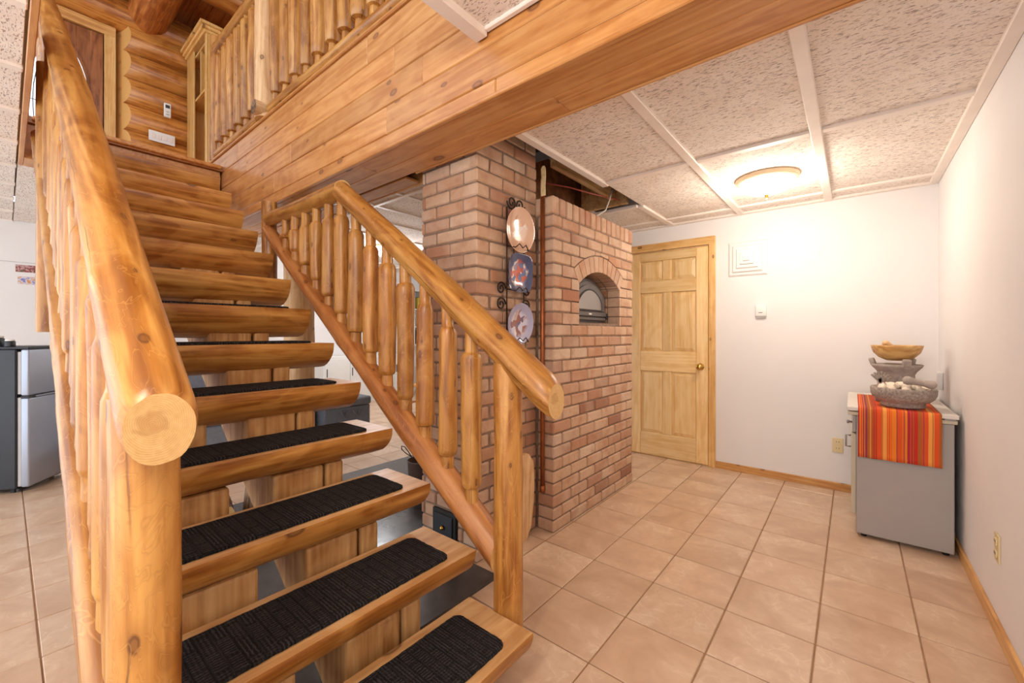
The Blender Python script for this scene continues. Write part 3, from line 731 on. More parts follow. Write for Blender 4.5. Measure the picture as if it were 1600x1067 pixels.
# ------------------------------------------------------------------ log staircase
RISE, GO, XS0 = .1974, .275, -.584
YT0, YT1 = .135, 1.162
def nos(x): return -(RISE/GO)*(x-XS0)
st = thing('log_staircase', 'open staircase of half-log treads climbing to the upper floor', 'staircase', (-1., .65, 0))
def tread_mesh(L, seed, back=.315):
    zk = 1.0 if seed < 5 else 1.08 if seed < 7 else 1.26
    prof = [(0, 0), (.001, -.012), (-.002, -.03), (-.01, -.05), (-.025, -.071), (-.046, -.09), (-.075, -.109), (-.115, -.125), (-.17, -.133), (-.22, -.126), (-.265, -.1), (-back+.008, -.05), (-back, -.01), (-back, 0)]
    n = len(prof); N = 16; vs = []; fs = []
    for i in range(N+1):
        y = L*i/N
        for j, (x, z) in enumerate(prof):
            q = noise.noise(Vector((j*.35, y*2.2, seed*5.3)))*.007 + noise.noise(Vector((j*.6, y*7, seed*2.3)))*.003
            kz = zk+.08*noise.noise(Vector((y*1.3, seed*4.1, 2.)))
            vs.append((x+(q if 0 < j < n-1 else q*.5), y, z*kz+(q if 1 < j < n-2 else 0)))
    for i in range(N):
        for j in range(n): fs.append((i*n+j, i*n+(j+1) % n, (i+1)*n+(j+1) % n, (i+1)*n+j))
    fs.append(tuple(range(n))); fs.append(tuple(N*n+j for j in range(n))[::-1])
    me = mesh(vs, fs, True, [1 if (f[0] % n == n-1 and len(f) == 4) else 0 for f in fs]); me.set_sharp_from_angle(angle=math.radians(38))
    return me
ords = ['lowest', 'second', 'third', 'fourth', 'fifth', 'sixth', 'seventh']
for k in range(1, 14):
    x, z = XS0-GO*k, RISE*k
    if k == 1: x += .0
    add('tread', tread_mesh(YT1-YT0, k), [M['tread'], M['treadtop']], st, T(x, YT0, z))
# stringers: sawtooth logs
def stringer(y0, y1, nm):
    top = []
    for k in range(1, 14):
        xb = XS0-GO*k-.085; z = RISE*k-.118
        top += [(xb, z), (xb-GO+.0, z)]
    poly = [(XS0-GO-.085, .0)]+top+[(top[-1][0], top[-1][1]-.2)]
    x_end, z_end = poly[-1]
    # lower edge parallel to slope
    poly += [(XS0-GO-.02-.42, 0)]
    return extrude(poly, y1-y0, 'Y')
def stringer_log(y0, y1, slit):
    parts = [(y0, slit), (slit+.012, y1)]
    bm = bmesh.new()
    for a, b in parts:
        me = stringer(a, b, ''); me.transform(T(0, a, 0)); bm.from_mesh(me); bpy.data.meshes.remove(me)
    bmesh.ops.bevel(bm, geom=[e for e in bm.edges if len(e.link_faces) == 2 and e.calc_face_angle(0) > .5], offset=.012, segments=2, profile=.5, affect='EDGES')
    return frombm(bm)
add('stringer', stringer_log(.23, .525, .30), M['stringer'], st)
add('stringer', stringer_log(.675, .965, .875), M['stringer'], st)
# mats
def rrect(w, l, r, n=5):
    P = []
    for cx, cy, a in ((w/2-r, l/2-r, 0), (-w/2+r, l/2-r, PI/2), (-w/2+r, -l/2+r, PI), (w/2-r, -l/2+r, 1.5*PI)):
        for i in range(n+1): P.append((cx+r*math.cos(a+PI/2*i/n), cy+r*math.sin(a+PI/2*i/n)))
    return P
def mat_mesh(w, l, h, seed):
    P = rrect(w, l, .03, 6); rnd = random.Random(seed)
    # finer outline with ragged edge
    Q = []
    for a, b in zip(P, P[1:]+P[:1]):
        d = math.dist(a, b); m_ = max(1, int(d/.012))
        for i in range(m_): Q.append((a[0]+(b[0]-a[0])*i/m_+rnd.uniform(-.0012, .0012), a[1]+(b[1]-a[1])*i/m_+rnd.uniform(-.0012, .0012)))
    n = len(Q)
    rings = [(1, 0, 0), (1.0, 0, h*.7), (.985, .992, h)]
    vs = [(x, y, 0) for x, y in Q]+[(x, y, h*.7) for x, y in Q]+[(x*(1-.008/w*2), y*(1-.008/l*2), h) for x, y in Q]
    fs = []
    for r_ in range(2):
        for i in range(n): fs.append((r_*n+i, r_*n+(i+1) % n, (r_+1)*n+(i+1) % n, (r_+1)*n+i))
    fs.append(tuple(2*n+i for i in range(n))); fs.append(tuple(range(n))[::-1])
    return mesh(vs, fs)
for k in range(1, 8):
    x, z = XS0-GO*k, RISE*k
    lb = 'black ribbed carpet mat lying on the %s stair tread %s' % (ords[k-1], 'from the floor' if k > 1 else 'of the log stairs')
    tag(add('stair_mat', mat_mesh(.236, .83, .011, k), M['mat'], None, T(x-.152, .645, z+.0015)), lb, 'mat', 'carpet mats on the stair treads')

# ---- railings
def baluster(par, x, y, z0, z1, seed, mats, r=.042, t0=.085, t1=.1, rt=.027):
    L = z1-z0; rnd = random.Random(seed)
    a, b = t0/L, 1-t1/L
    r1, r2 = r*rnd.uniform(.9, 1.12), r*rnd.uniform(.9, 1.12)
    e = .007/L
    prof = [(0, rt*1.1), (a-e, rt), (a, r1*.9), (a+2*e, r1), (.5, (r1+r2)/2*rnd.uniform(.97, 1.08)), (b-3*e, r2), (b, r2*.82), (b+e, rt), (1, rt)]
    return log('baluster', (x, y, z0), (x, y, z1), 0, 0, mats, par, prof=prof, seg=14, dz=.05, amp=.09, seed=seed, knots=2, bend=rnd.uniform(0, .006))
YR = 1.22
fr = thing('log_railing', 'peeled log stair railing between the treads and the brick chimney', 'railing', (-1.02, YR, 0))
HR, LR = .845, .04
log('newel_post', (-1.02, YR, .075), (-1.02, YR, nos(-1.02)+HR-.035), .057, .055, LM, fr, seed=3, knots=5, amp=.06)
xa, xb = -.80, -2.27
log('handrail', (xa, YR, nos(xa)+HR), (xb, YR, nos(xb)+HR), .062, .056, LM, fr, prof=[(0, .05), (.01, .058), (.03, .063), (.5, .06), (1, .055)], seed=5, knots=4, amp=.05, bend=.01, seg=24, cut=(1, 0, 0))
log('handrail', (xb+.03, YR, nos(xb)+HR-.004), (-3.27, YR, nos(xb)+HR+.01), .056, .05, LM, fr, seed=6, knots=3, amp=.05, bend=.008)
log('bottom_rail', (-1.055, YR, nos(-1.055)+LR), (-3.3, YR, nos(-3.3)+LR), .06, .045, RM, fr, cut=(1, 0, 0), seed=9, knots=8, amp=.1, bend=.012, seg=22)
log('upper_post', (-3.31, YR+.01, 1.32), (-3.31, YR+.01, 2.198), .05, .05, LM, fr, seed=11, knots=3, amp=.06)
for i in range(13):
    x = -1.216-.1487*i
    z0 = nos(x)+LR+.03; zt = min(nos(x)+HR-.045, nos(xb)+HR-.04)
    if zt-z0 < .2: t0, t1 = .05, .05
    else: t0, t1 = .085, .1
    baluster(fr, x, YR, z0, zt, 40+i, LM, t0=t0, t1=t1)
# near railing
YR2, YL2 = .163, .142
nr = thing('log_railing', 'peeled log stair railing on the open side facing the fridge', 'railing', (-1.0, YR2, 0))
log('newel_post', (-1.0, YR2, 0), (-1.0, YR2, nos(-1.)+HR-.02), .054, .051, LM, nr, seed=21, knots=6, amp=.07, seg=28, dz=.025)
xa, xb = -.905, -4.5
log('handrail', (xa, YR2+.004, nos(xa)+HR), (xb, YR2+.004, nos(xb)+HR+.04), .064, .06, LM, nr, prof=[(0, .049), (.003, .054), (.01, .056), (.1, .056), (.5, .054), (1, .05)], seed=23, knots=9, amp=.05, bend=.012, seg=32, dz=.02, cut=(1, 0, 0))
log('bottom_rail', (-1.03, YL2, nos(-1.03)), (-4.1, YL2+.005, nos(-4.1)-.0), 0.045, .042, LM, nr, seed=25, knots=9, amp=.12, bend=.008, seg=22)
log('upper_post', (-3.45, .152, 1.245), (-3.45, .152, 2.72), .047, .045, LM, nr, seed=27, knots=4, amp=.05)
for i in range(19):
    x = -1.17-.1487*i
    if abs(x+3.45) < .07: continue
    baluster(nr, x, YR2-.006, nos(x)+.03, nos(x)+HR-.045, 80+i, LM, r=.034)

# ---- upstairs railing over the fascia
YU = 1.3
ur = thing('log_railing', 'upstairs log balustrade standing above the pine fascia', 'railing', (-3.5, YU, ZU))
log('bottom_rail', (-1.3, YU, 2.955), (-3.45, YU, 2.955), .042, .042, LM, ur, seed=31, amp=.05)
log('bottom_rail', (-3.66, YU, 2.955), (-4.75, YU, 2.955), .04, .04, LM, ur, seed=32, amp=.05)
log('handrail', (-1.3, YU, 3.98), (-3.45, YU, 3.98), .055, .055, LM, ur, seed=33, amp=.05)
log('handrail', (-3.66, YU, 3.96), (-4.72, YU, 3.96), .055, .055, LM, ur, seed=34, amp=.05)
log('newel_post', (-3.56, YU, 2.906), (-3.56, YU, 4.3), .08, .078, [M['pale'], M['logend']], ur, seed=35, amp=.05, knots=4)
log('newel_post', (-4.78, YU, 2.906), (-4.78, YU, 4.1), .05, .05, LM, ur, seed=36, amp=.05, knots=2)
log('rail_stub', (-3.53, YU-.03, 2.965), (-3.53, YU-.1, 2.965), .055, .055, [M['pale'], M['bark']], ur, seed=37)
i = 0
for x in (-4.642, -4.47, -4.3, -4.13, -3.96, -3.79, -3.36, -3.19, -3.03, -2.86, -2.69, -2.51, -2.35, -2.2, -2.05, -1.9, -1.75, -1.6, -1.45):
    baluster(ur, x, YU, 2.985, 3.945, 140+i, LM, r=.05, t0=.06, t1=.07); i += 1

# ------------------------------------------------------------------ log post and firewood below the stairs
lp = log('log_post', (-3.72, 1.62, 0), (-3.72, 1.62, 2.48), .125, .12, [M['bark'] if False else M['pale'], M['logend']], None, seed=51, amp=.05, knots=5)
tag(lp, 'thick upright pale log post standing behind the stair treads', 'post')
for i, (x, y, z, dx, dy, dz, r, m) in enumerate(((-3.22, 1.1, .024, .02, .04, .42, .07, 'bark'), (-3.02, .86, .09, -.3, .06, .0, .07, 'bark'), (-3.3, 1.32, .024, .03, -.02, .36, .075, 'pale'))):
    tag(log('firewood_log', (x, y, z), (x+dx, y+dy, z+dz), r, r*.95, [M[m], M['logend']], None, seed=60+i, amp=.15), ('split bark-covered firewood log standing on the hearth under the stairs', 'bark-covered firewood log lying on the hearth under the stairs', 'pale peeled firewood log standing on the hearth under the stairs')[i], 'firewood', 'firewood under the stairs')

# ------------------------------------------------------------------ back wall: door, vent, thermostat, outlet
d1 = sempty('door_1', (-1.42, YB, 0))
DL, DR, DT, YD = -1.80, -1.045, 2.05, YB-.012
ST = .105
zr = [(.012, .235), (.86, 1.06), (1.645, 1.765), (1.965, DT)]
pz = [(.235, .86), (1.06, 1.645), (1.765, 1.965)]
xm0, xm1 = -1.465, -1.38
def dbox(nm, a, b, z0, z1, m, t=.012): return box(nm, a, b, YD-t, YD+.01, z0, z1, m, d1, .004)
dbox('stile', DL, DL+ST, .012, DT, M['doorpine']); dbox('stile', DR-ST, DR, .012, DT, M['doorpine'])
for z0, z1 in zr: dbox('rail', DL+ST+.001, DR-ST-.001, z0, z1, M['doorpineX'])
for z0, z1 in pz:
    dbox('mullion', xm0, xm1, z0+.001, z1-.001, M['doorpine'])
    for a, b in ((DL+ST, xm0), (xm1, DR-ST)):
        # raised panel: sloped border
        w2, h2 = (b-a)/2-.001, (z1-z0)/2-.001; q = .035
        vs = [(-w2, .008, -h2), (w2, .008, -h2), (w2, .008, h2), (-w2, .008, h2), (-w2+q, -.006, -h2+q), (w2-q, -.006, -h2+q), (w2-q, -.006, h2-q), (-w2+q, -.006, h2-q), (-w2, .012, -h2), (w2, .012, -h2), (w2, .012, h2), (-w2, .012, h2)]
        me = mesh(vs, [(4, 5, 6, 7), (0, 1, 5, 4), (1, 2, 6, 5), (2, 3, 7, 6), (3, 0, 4, 7), (8, 11, 10, 9), (0, 8, 9, 1), (1, 9, 10, 2), (2, 10, 11, 3), (3, 11, 8, 0)])
        add('panel', me, M['doorpine'], d1, T((a+b)/2, YD-.002, (z0+z1)/2))
box('casing', DR+.008, DR+.062, YB-.03, YB, 0, DT+.085, M['casing'], d1, .004)
box('casing', DL-.062, DL-.008, YB-.03, YB, 0, DT+.085, M['casing'], d1, .004)
box('casing', DL-.062, DR+.062, YB-.032, YB, DT+.015, DT+.09, M['casingX'], d1, .004)
box('jamb', DL-.008, DR+.008, YB-.006, YB, .0, DT+.012, M['casing'], d1, 0)
kn = add('door_knob', lathe([(0, 0), (.032, 0), (.032, .006), (.012, .01), (.012, .03), (.024, .038), (.03, .052), (.026, .066), (.012, .072), (0, .073)], 24), M['brass'], d1, T(-1.108, YD-.013, .925) @ Matrix.Rotation(PI/2, 4, 'X'))
M['vent'] = flat('white_enamel_vent', srgb(234, 231, 228), .5, var=.01)
vt = thing('wall_vent', 'white square air diffuser with nested louvres high on the white wall', 'vent', (-.723, YB, 1.9))
for i, h in enumerate((.155, .122, .088, .055, .026)):
    y = YB-.004-.014*i
    vs = []; 
    g = boxes([(-h, h, 0, .014, -h, h)])
    # bevelled square plate
    bm = bmesh.new(); bm.from_mesh(g)
    for v in bm.verts:
        if v.co.y < .004: v.co.x *= .9; v.co.z *= .9
    bpy.data.meshes.remove(g)
    add('louvre', frombm(bm), M['vent'], vt, T(-.723, y-.010, 1.9))
th = thing('thermostat', 'small white thermostat box on the white wall', 'thermostat', (-.618, YB, 1.37))
box('housing', -.66, -.577, YB-.028, YB, 1.385, 1.49, M['plastic'], th, .006, 2)
box('lip', -.655, -.582, YB-.022, YB, 1.372, 1.3845, M['rubber'], th, .003)
box('label', -.635, -.605, YB-.0288, YB-.0282, 1.415, 1.42, M['lcd'], th, 0)
def outlet(nm, label, M0):
    t = thing(nm, label, 'outlet'); place(t, M0)
    add('plate', bbox(.07, .006, .114, .002), M['beige'], t, M0)
    for z in (-.025, .025):
        add('socket', extrude(rrect(.036, .03, .012, 4), .004, 'Z'), M['beige'], t, M0 @ T(0, -.0035, z) @ Matrix.Rotation(PI/2, 4, 'X'))
        for x in (-.008, .008): add('slot', bbox(.003, .001, .009, 0), M['dark'], t, M0 @ T(x, -.0078, z+.003))
    return t
outlet('wall_outlet', 'beige double outlet low on the back wall beside the grey cabinet', T(-.095, YB-.0035, .355))
outlet('wall_outlet', 'beige outlet plate low on the long wall in front of the grey cabinet', T(XR-.0035, 2.6, .352) @ Matrix.Rotation(-PI/2, 4, 'Z'))
# plug on right wall behind cabinet
tag(box('wall_plug', XR-.03, XR, 3.95, 4.0, .86, .98, M['plastic'], None, .01, 2), 'white plug-in device on the wall behind the cabinet', 'plug')

# ---- ceiling lamp
def ceil_lamp(label, loc, energy, col=(1, .88, .75)):
    x, y, z = loc
    t = thing('ceiling_lamp', label, 'lamp', (x, y, z))
    add('base_ring', lathe([(.1, 0), (.185, 0), (.19, -.006), (.183, -.012), (.187, -.02), (.18, -.03), (.165, -.034), (.1, -.034)], 48), M['laminate'] if False else M['lampbase'], t, T(x, y, z))
    add('glass_bowl', lathe([(.168, -.034), (.162, -.05), (.142, -.075), (.108, -.096), (.06, -.111), (.015, -.118), (0, -.118)], 48), M['lampglass'], t, T(x, y, z))
    add('finial', lathe([(0, -.117), (.015, -.118), (.018, -.123), (.008, -.13), (.011, -.138), (.006, -.148), (0, -.15)], 20), M['brass'], t, T(x, y, z))
    lamp('ceiling_lamp_light', 'POINT', (x, y, z-.2), energy, col, .12)
    return t
M['lampbase'] = flat('cream_lamp_base', srgb(228, 204, 168), .35, var=.01)
ceil_lamp('lit frosted dome lamp on the low tiled ceiling near the pine door', (-.46, 3.32, ZC), 11)

# ---- grey sewing cabinet and what stands on it
cb = thing('sewing_cabinet', 'grey sewing cabinet with a folding top against the white corner', 'cabinet', (.22, 3.7, 0))
box('body', .015, .43, 3.3, 4.1, .022, .738, M['grey'], cb, .004)
box('lower_leaf', -.025, .44, 3.285, 4.12, .7385, .76, M['greyedge'], cb, .003)
box('upper_leaf', -.03, .445, 3.28, 4.12, .7665, .79, M['laminate'], cb, .003)
for y in (3.35, 3.68, 4.0): box('leaf_hinge', .05 if y > 3.4 else .39, .12 if y > 3.4 else .43, 3.28 if y < 3.4 else y, y+.05 if y > 3.4 else 3.3, .76, .767, M['metal'], cb, 0)
box('door_leaf', -.01, .0145, 3.32, 4.08, .13, .62, M['greyedge'], cb, .003)
box('drawer_front', -.005, .0145, 3.32, 4.08, .63, .735, M['grey'], cb, .003)
hd = add('handle', tube([(-.011, 3.36, .6), (-.035, 3.36, .6), (-.035, 3.36, .53), (-.011, 3.36, .53)], .005, 8), M['metal'], cb)
add('knob', lathe([(0, 0), (.006, 0), (.006, .012), (.012, .018), (.011, .026), (0, .028)], 14), M['metal'], cb, T(-.005, 3.36, .685) @ Matrix.Rotation(-PI/2, 4, 'Y'))
for x in (.05, .4):
    for y in (3.34, 4.06): add('foot', lathe([(0, 0), (.014, 0), (.016, .022), (0, .022)], 12), M['black'], cb, T(x, y, 0))
# cloth
def cloth():
    path = [(3.98, .7915)]
    for i in range(1, 12): path.append((3.98-(3.98-3.29)*i/11, .7915))
    path += [(3.279, .789), (3.2735, .782)]
    for i in range(1, 11): path.append((3.2735-.006*math.sin(i*.6), .782-(.782-.492)*i/10))
    nx = 26; vs = []; fs = []
    for i, (y, z) in enumerate(path):
        for j in range(nx+1):
            x = .023+(.378-.023)*j/nx
            hang = max(0, (.782-z))
            wv = .012*hang*math.sin(j*.9)+.004*hang*math.sin(j*2.3)
            if i > 14: x += .01*hang*noise.noise(Vector((j*.2, z*5, 0)))
            edge = -.01*hang*(1 if j in (0, nx) else 0)
            vs.append((x, y+wv+edge-(.002 if hang else 0), z+(.0015*noise.noise(Vector((j*.5, y*9, 1))) if not hang else 0)+.001))
    for i in range(len(path)-1):
        for j in range(nx): a = i*(nx+1)+j; fs.append((a, a+1, a+nx+2, a+nx+1))
    return mesh(vs, fs, True)
clo = add('table_runner', cloth(), M['cloth']); tag(clo, 'red and orange striped woven runner draped over the grey cabinet', 'cloth')
sd = clo.modifiers.new('thickness', 'SOLIDIFY'); sd.thickness = .0035; sd.offset = 1
ZB = .7965
mb = thing('stone_mortar', 'wide grey stone mortar bowl full of garlic on the striped runner', 'bowl', (.232, 3.44, ZB))
add('bowl', lathe([(0, 0), (.098, 0), (.104, .012), (.1, .026), (.118, .034), (.14, .055), (.149, .08), (.151, .108), (.146, .116), (.136, .112), (.125, .085), (.08, .06), (0, .052)], 40, wob=.02), M['stone'], mb, T(.232, 3.44, ZB))
rg = random.Random(3)
def garlic_mesh(seed):
    prof = [(0, -.02), (.012, -.02), (.021, -.01), (.023, .002), (.018, .013), (.008, .02), (.004, .03), (0, .032)]
    vs = []; fs = []; seg = 14; n = len(prof)
    for i in range(seg):
        a = 2*PI*i/seg
        for r, z in prof: k = 1+.1*math.cos(5*a+seed); vs.append((r*k*math.cos(a), r*k*math.sin(a), z))
    for i in range(seg):
        for j in range(n-1): fs.append((i*n+j, ((i+1) % seg)*n+j, ((i+1) % seg)*n+j+1, i*n+j+1))
    return mesh(vs, fs, True)
gm = [garlic_mesh(s) for s in range(3)]
gi = 0
for ring, rr, zz in ((9, .098, .108), (6, .055, .122), (1, 0, .128)):
    for i in range(ring):
        a = 2*PI*i/ring+ring
        o = add('garlic_bulb', gm[gi % 3], M['garlic'], None, T(.232+rr*math.cos(a), 3.44+rr*math.sin(a), ZB+zz) @ Matrix.Rotation(rg.uniform(-1.3, 1.3), 4, 'X') @ Matrix.Rotation(rg.uniform(-1, 1), 4, 'Y')); gi += 1
        tag(o, 'pale garlic bulb heaped in the stone mortar bowl', 'garlic', 'garlic bulbs in the stone mortar')
def pestle(nm, p0, p1, r, label, m):
    o = log(nm, p0, p1, r, r, [m, m], None, prof=[(0, r*.4), (.05, r*.85), (.15, r), (.3, r*.75), (.6, r*.62), (.8, r*.85), (.93, r*.95), (1, r*.45)], seed=5, amp=.06, seg=16, dz=.01)
    return tag(o, label, 'pestle')
pestle('stone_pestle', (.225, 3.335, ZB+.17), (.365, 3.36, ZB+.143), .026, 'grey stone pestle lying across the garlic bowl', M['clay'])
bz = thing('clay_brazier', 'grey clay brazier with raised lugs behind the mortar bowl', 'brazier', (.222, 3.76, ZB))
add('body', lathe([(0, 0), (.105, 0), (.11, .02), (.1, .07), (.092, .13), (.09, .17), (.1, .19), (.125, .22), (.132, .235), (.122, .238), (.09, .2), (.08, .16), (0, .15)], 40, wob=.015), M['clay'], bz, T(.222, 3.76, ZB))
for i in range(3):
    a = -PI/2+.35+i*2*PI/3
    add('lug', bbox(.03, .045, .05, .012, 2), M['clay'], bz, T(.222+.122*math.cos(a), 3.76+.122*math.sin(a), ZB+.25) @ Matrix.Rotation(a, 4, 'Z') @ Matrix.Rotation(.3, 4, 'Y'))
add('star', extrude([(.022*(1 if i % 2 == 0 else .45)*math.cos(PI/2+i*PI/5), .022*(1 if i % 2 == 0 else .45)*math.sin(PI/2+i*PI/5)) for i in range(10)], .008, 'Y'), M['clay'], bz, T(.236, 3.652, ZB+.15))
wb = thing('wooden_bowl', 'turned honey wood bowl resting on the clay brazier', 'bowl', (.222, 3.76, ZB+.262))
add('bowl', lathe([(0, 0), (.05, .0), (.09, .02), (.118, .052), (.13, .09), (.132, .1), (.124, .1), (.112, .06), (.08, .03), (0, .018)], 40), M['bowlwood'], wb, WM[wb.name])
pestle('wooden_pestle', (.155, 3.74, ZB+.385), (.255, 3.78, ZB+.315), .02, 'brown wooden pestle leaning in the wooden bowl', M['leather'] if False else M['pale'])
sh = thing('carved_fan', 'small carved grey fan ornament leaning on the clay brazier', 'ornament', (.165, 3.6, ZB))
for i in range(7):
    a = math.radians(35+i*16)
    add('rib', bbox(.014, .008, .07, .003), M['stone'], sh, T(.135+.03*math.cos(a), 3.61, ZB+.11+.05*math.sin(a)) @ Matrix.Rotation(PI/2-a, 4, 'Y'))
add('stand', bbox(.06, .03, .095, .008, 2), M['stone'], sh, T(.137, 3.615, ZB+.0475))

# ------------------------------------------------------------------ left side: fridge, jars, pictures
ex, ey = Vector((-.842, .539)).normalized(), None
ang = math.atan2(ex.y, ex.x)
fg = thing('mini_fridge', 'silver two-door mini fridge with a black body beside the stair railing', 'fridge', (-4.95, .118, 0), ang)
# local +x runs along the front, local +y points out of the back
# world front normal is (.54,.84); local y = rot90(local x) = (-.539,-.842) so +y is the back
Wd, Dp, Ht = .49, .5, 1.135
lbox('body', fg, 0.0, Wd, .075, .075+Dp-.07, .035, Ht-.02, M['fblack'], .008)
lbox('gasket', fg, .012, Wd-.012, .052, .0748, .05, .74, M['rubber'], .003)
lbox('gasket', fg, .012, Wd-.012, .052, .0748, .765, Ht-.04, M['rubber'], .003)
ld = lbox('door_leaf', fg, 0, Wd, 0, .05, .045, .735, M['silver'], .012, 3)
lbox('handle_trim', fg, .0, Wd, -.004, .051, .7365, .752, M['fblack'], .004)
lbox('handle_trim', fg, .06, Wd-.06, -.009, -.0045, .738, .749, M['silver'], .002)
ud = lbox('door_leaf', fg, 0, Wd, 0, .05, .7535, Ht-.022, M['silver'], .012, 3)
lbox('top_panel', fg, 0, Wd, -.002, Dp, Ht-.02, Ht, M['fblack'], .006)
lbox('kick_plate', fg, .02, Wd-.02, .07, .09, .012, .035, M['fblack'], .002)
for x in (.05, Wd-.05):
    for y in (.12, Dp-.06): lbox('foot', fg, x-.015, x+.015, y-.015, y+.015, 0, .035, M['black'], .003)
Mf = WM[fg.name]
def jar(label, lx, ly, r, h, m1, m2, grp):
    Mj = Mf @ T(lx, ly, Ht)
    t = thing('spice_jar', label, 'jar'); place(t, Mj); t['group'] = grp
    add('body', lathe([(0, 0), (r*.96, 0), (r, .006), (r, h*.7), (r*.8, h*.8), (0, h*.8)], 20), m1, t, Mj)
    add('lid', lathe([(0, h*.8), (r*.86, h*.8), (r*.88, h*.97), (r*.8, h), (0, h)], 20), m2, t, Mj)
    return t
jar('black capped glass jar on top of the mini fridge, nearest its silver door', .03, .13, .03, .055, M['fblack'], M['plastic'], 'jars on the fridge')
jar('wide black jar with a white lid on top of the mini fridge', .045, .22, .045, .085, M['fblack'], M['plastic'], 'jars on the fridge')
jar('tall brown jar with a black lid at the back of the mini fridge', .06, .33, .04, .17, M['leather'], M['fblack'], 'jars on the fridge')
for (y0, y1, z0, z1, m, lb) in ((.075, .22, 1.925, 2.005, 'photo1', 'wide red and green picture pinned on the white panel wall'), (.09, .215, 1.79, 1.875, 'photo2', 'orange and lilac picture pinned below the red and green one'), (.235, .33, 1.91, 2.0, 'photo3', 'small dark blue picture pinned next to the red and green one'), (.24, .32, 1.8, 1.88, 'photo1', 'small green picture pinned next to the orange and lilac one')):
    tag(box('wall_picture', XL, XL+.004, y0, y1, z0, z1, M[m], None, 0), lb, 'picture', 'pictures on the white wall')

# ---- far room: sofa, ottoman, cabinets, shelf, stool
sf = thing('sofa', 'grey fabric sofa seen through the gaps between the treads', 'sofa', (-5.4, 1.5, 0))
box('base', -5.9, -5.0, .78, 2.32, .06, .3, M['sofa'], sf, .03, 3)
for y0, y1 in ((.96, 1.55), (1.555, 2.14)):
    box('seat_cushion', -5.62, -4.97, y0, y1, .3, .46, M['sofa'], sf, .05, 4)
    box('back_cushion', -5.85, -5.6, y0, y1, .42, .86, M['sofa'], sf, .08, 4)
box('backrest', -5.98, -5.82, .78, 2.32, .06, .8, M['sofa'], sf, .04, 3)
box('armrest', -5.92, -5.0, .74, .955, .06, .62, M['sofa'], sf, .05, 4); box('armrest', -5.92, -5.0, 2.145, 2.36, .06, .62, M['sofa'], sf, .05, 4)
for x in (-5.85, -5.08):
    for y in (.82, 2.28): box('leg', x-.025, x+.025, y-.025, y+.025, 0, .06, M['black'], sf, .004)
ot = thing('storage_ottoman', 'slate grey storage ottoman with fabric handles beyond the stairs', 'ottoman', (-5.1, 2.72, 0))
box('box', -5.35, -4.87, 2.42, 3.02, 0, .32, M['ottoman'], ot, .012, 2)
box('lid', -5.36, -4.855, 2.41, 3.035, .323, .43, M['ottoman'], ot, .03, 3)
for y in (2.62, 2.78): add('handle', tube([(-4.866, y, .28), (-4.845, y+.01, .24), (-4.845, y+.05, .2), (-4.845, y+.07, .24), (-4.866, y+.08, .28)], .009, 6), M['ottoman'], ot)
wc = thing('white_cupboard', 'low white cupboard with panel doors along the far white wall', 'cupboard', (-7, 4.2, 0))
box('carcass', XL+.02, -6.8, 3.35, 5.2, 0, .84, M['plastic'], wc, .004)
for k in range(4):
    y0 = 3.37+k*.455
    dd = box('door_leaf', -6.8, -6.782, y0, y0+.445, .1, .8, M['plastic'], wc, .004)
    box('handle', -6.782, -6.768, y0+.03, y0+.042, .5, .64, M['fblack'], dd, .003)
ws = thing('white_shelf', 'white open wall shelf with books in the far corner', 'shelf', (-7, 5.7, 1.0))
for z in (1.0, 1.36, 1.72, 2.1): box('board', XL, -6.9, 5.3, 6.15, z, z+.02, M['plastic'], ws, .002)
for y in (5.28, 6.15): box('side', XL, -6.9, y, y+.02, .98, 2.12, M['plastic'], ws, .002)
bc = [srgb(196, 168, 60), srgb(70, 104, 84), srgb(210, 208, 200), srgb(120, 60, 60), srgb(60, 84, 130)]
for k, nm in enumerate(('yellow', 'green', 'white', 'maroon', 'blue')):
    m = flat(nm+'_book_cover', bc[k], .6); y = 5.4+k*.062
    tag(box('book', -7.12, -6.93, y, y+.045, 1.7405, 1.74+.24+.015*(k % 3), m, None, .003), nm+' covered book on the white corner shelf', 'book', 'books on the corner shelf')
    m2 = m
    tag(box('book', -7.12, -6.93, y+.3, y+.345, 1.3805, 1.38+.22+.02*(k % 2), m2, None, .003), nm+' covered book on the middle board of the corner shelf', 'book', 'books on the corner shelf')
tag(box('storage_box', -7.15, -6.92, 5.33, 5.62, 1.0205, 1.3, M['fblack'], None, .006), 'black storage box on the bottom board of the corner shelf', 'box')
sto = thing('wooden_stool', 'small orange wood stool standing in the far room', 'stool', (-5.2, 4.15, 0))
box('seat', -5.36, -5.04, 3.98, 4.32, .42, .45, M['pinegold'], sto, .008, 2)
for x in (-5.33, -5.07):
    for y in (4.01, 4.29): box('leg', x-.018, x+.018, y-.018, y+.018, 0, .42, M['pinegold'], sto, .003)
for x in (-5.33, -5.07): box('stretcher', x-.01, x+.01, 4.03, 4.27, .15, .18, M['pinegold'], sto, .003)

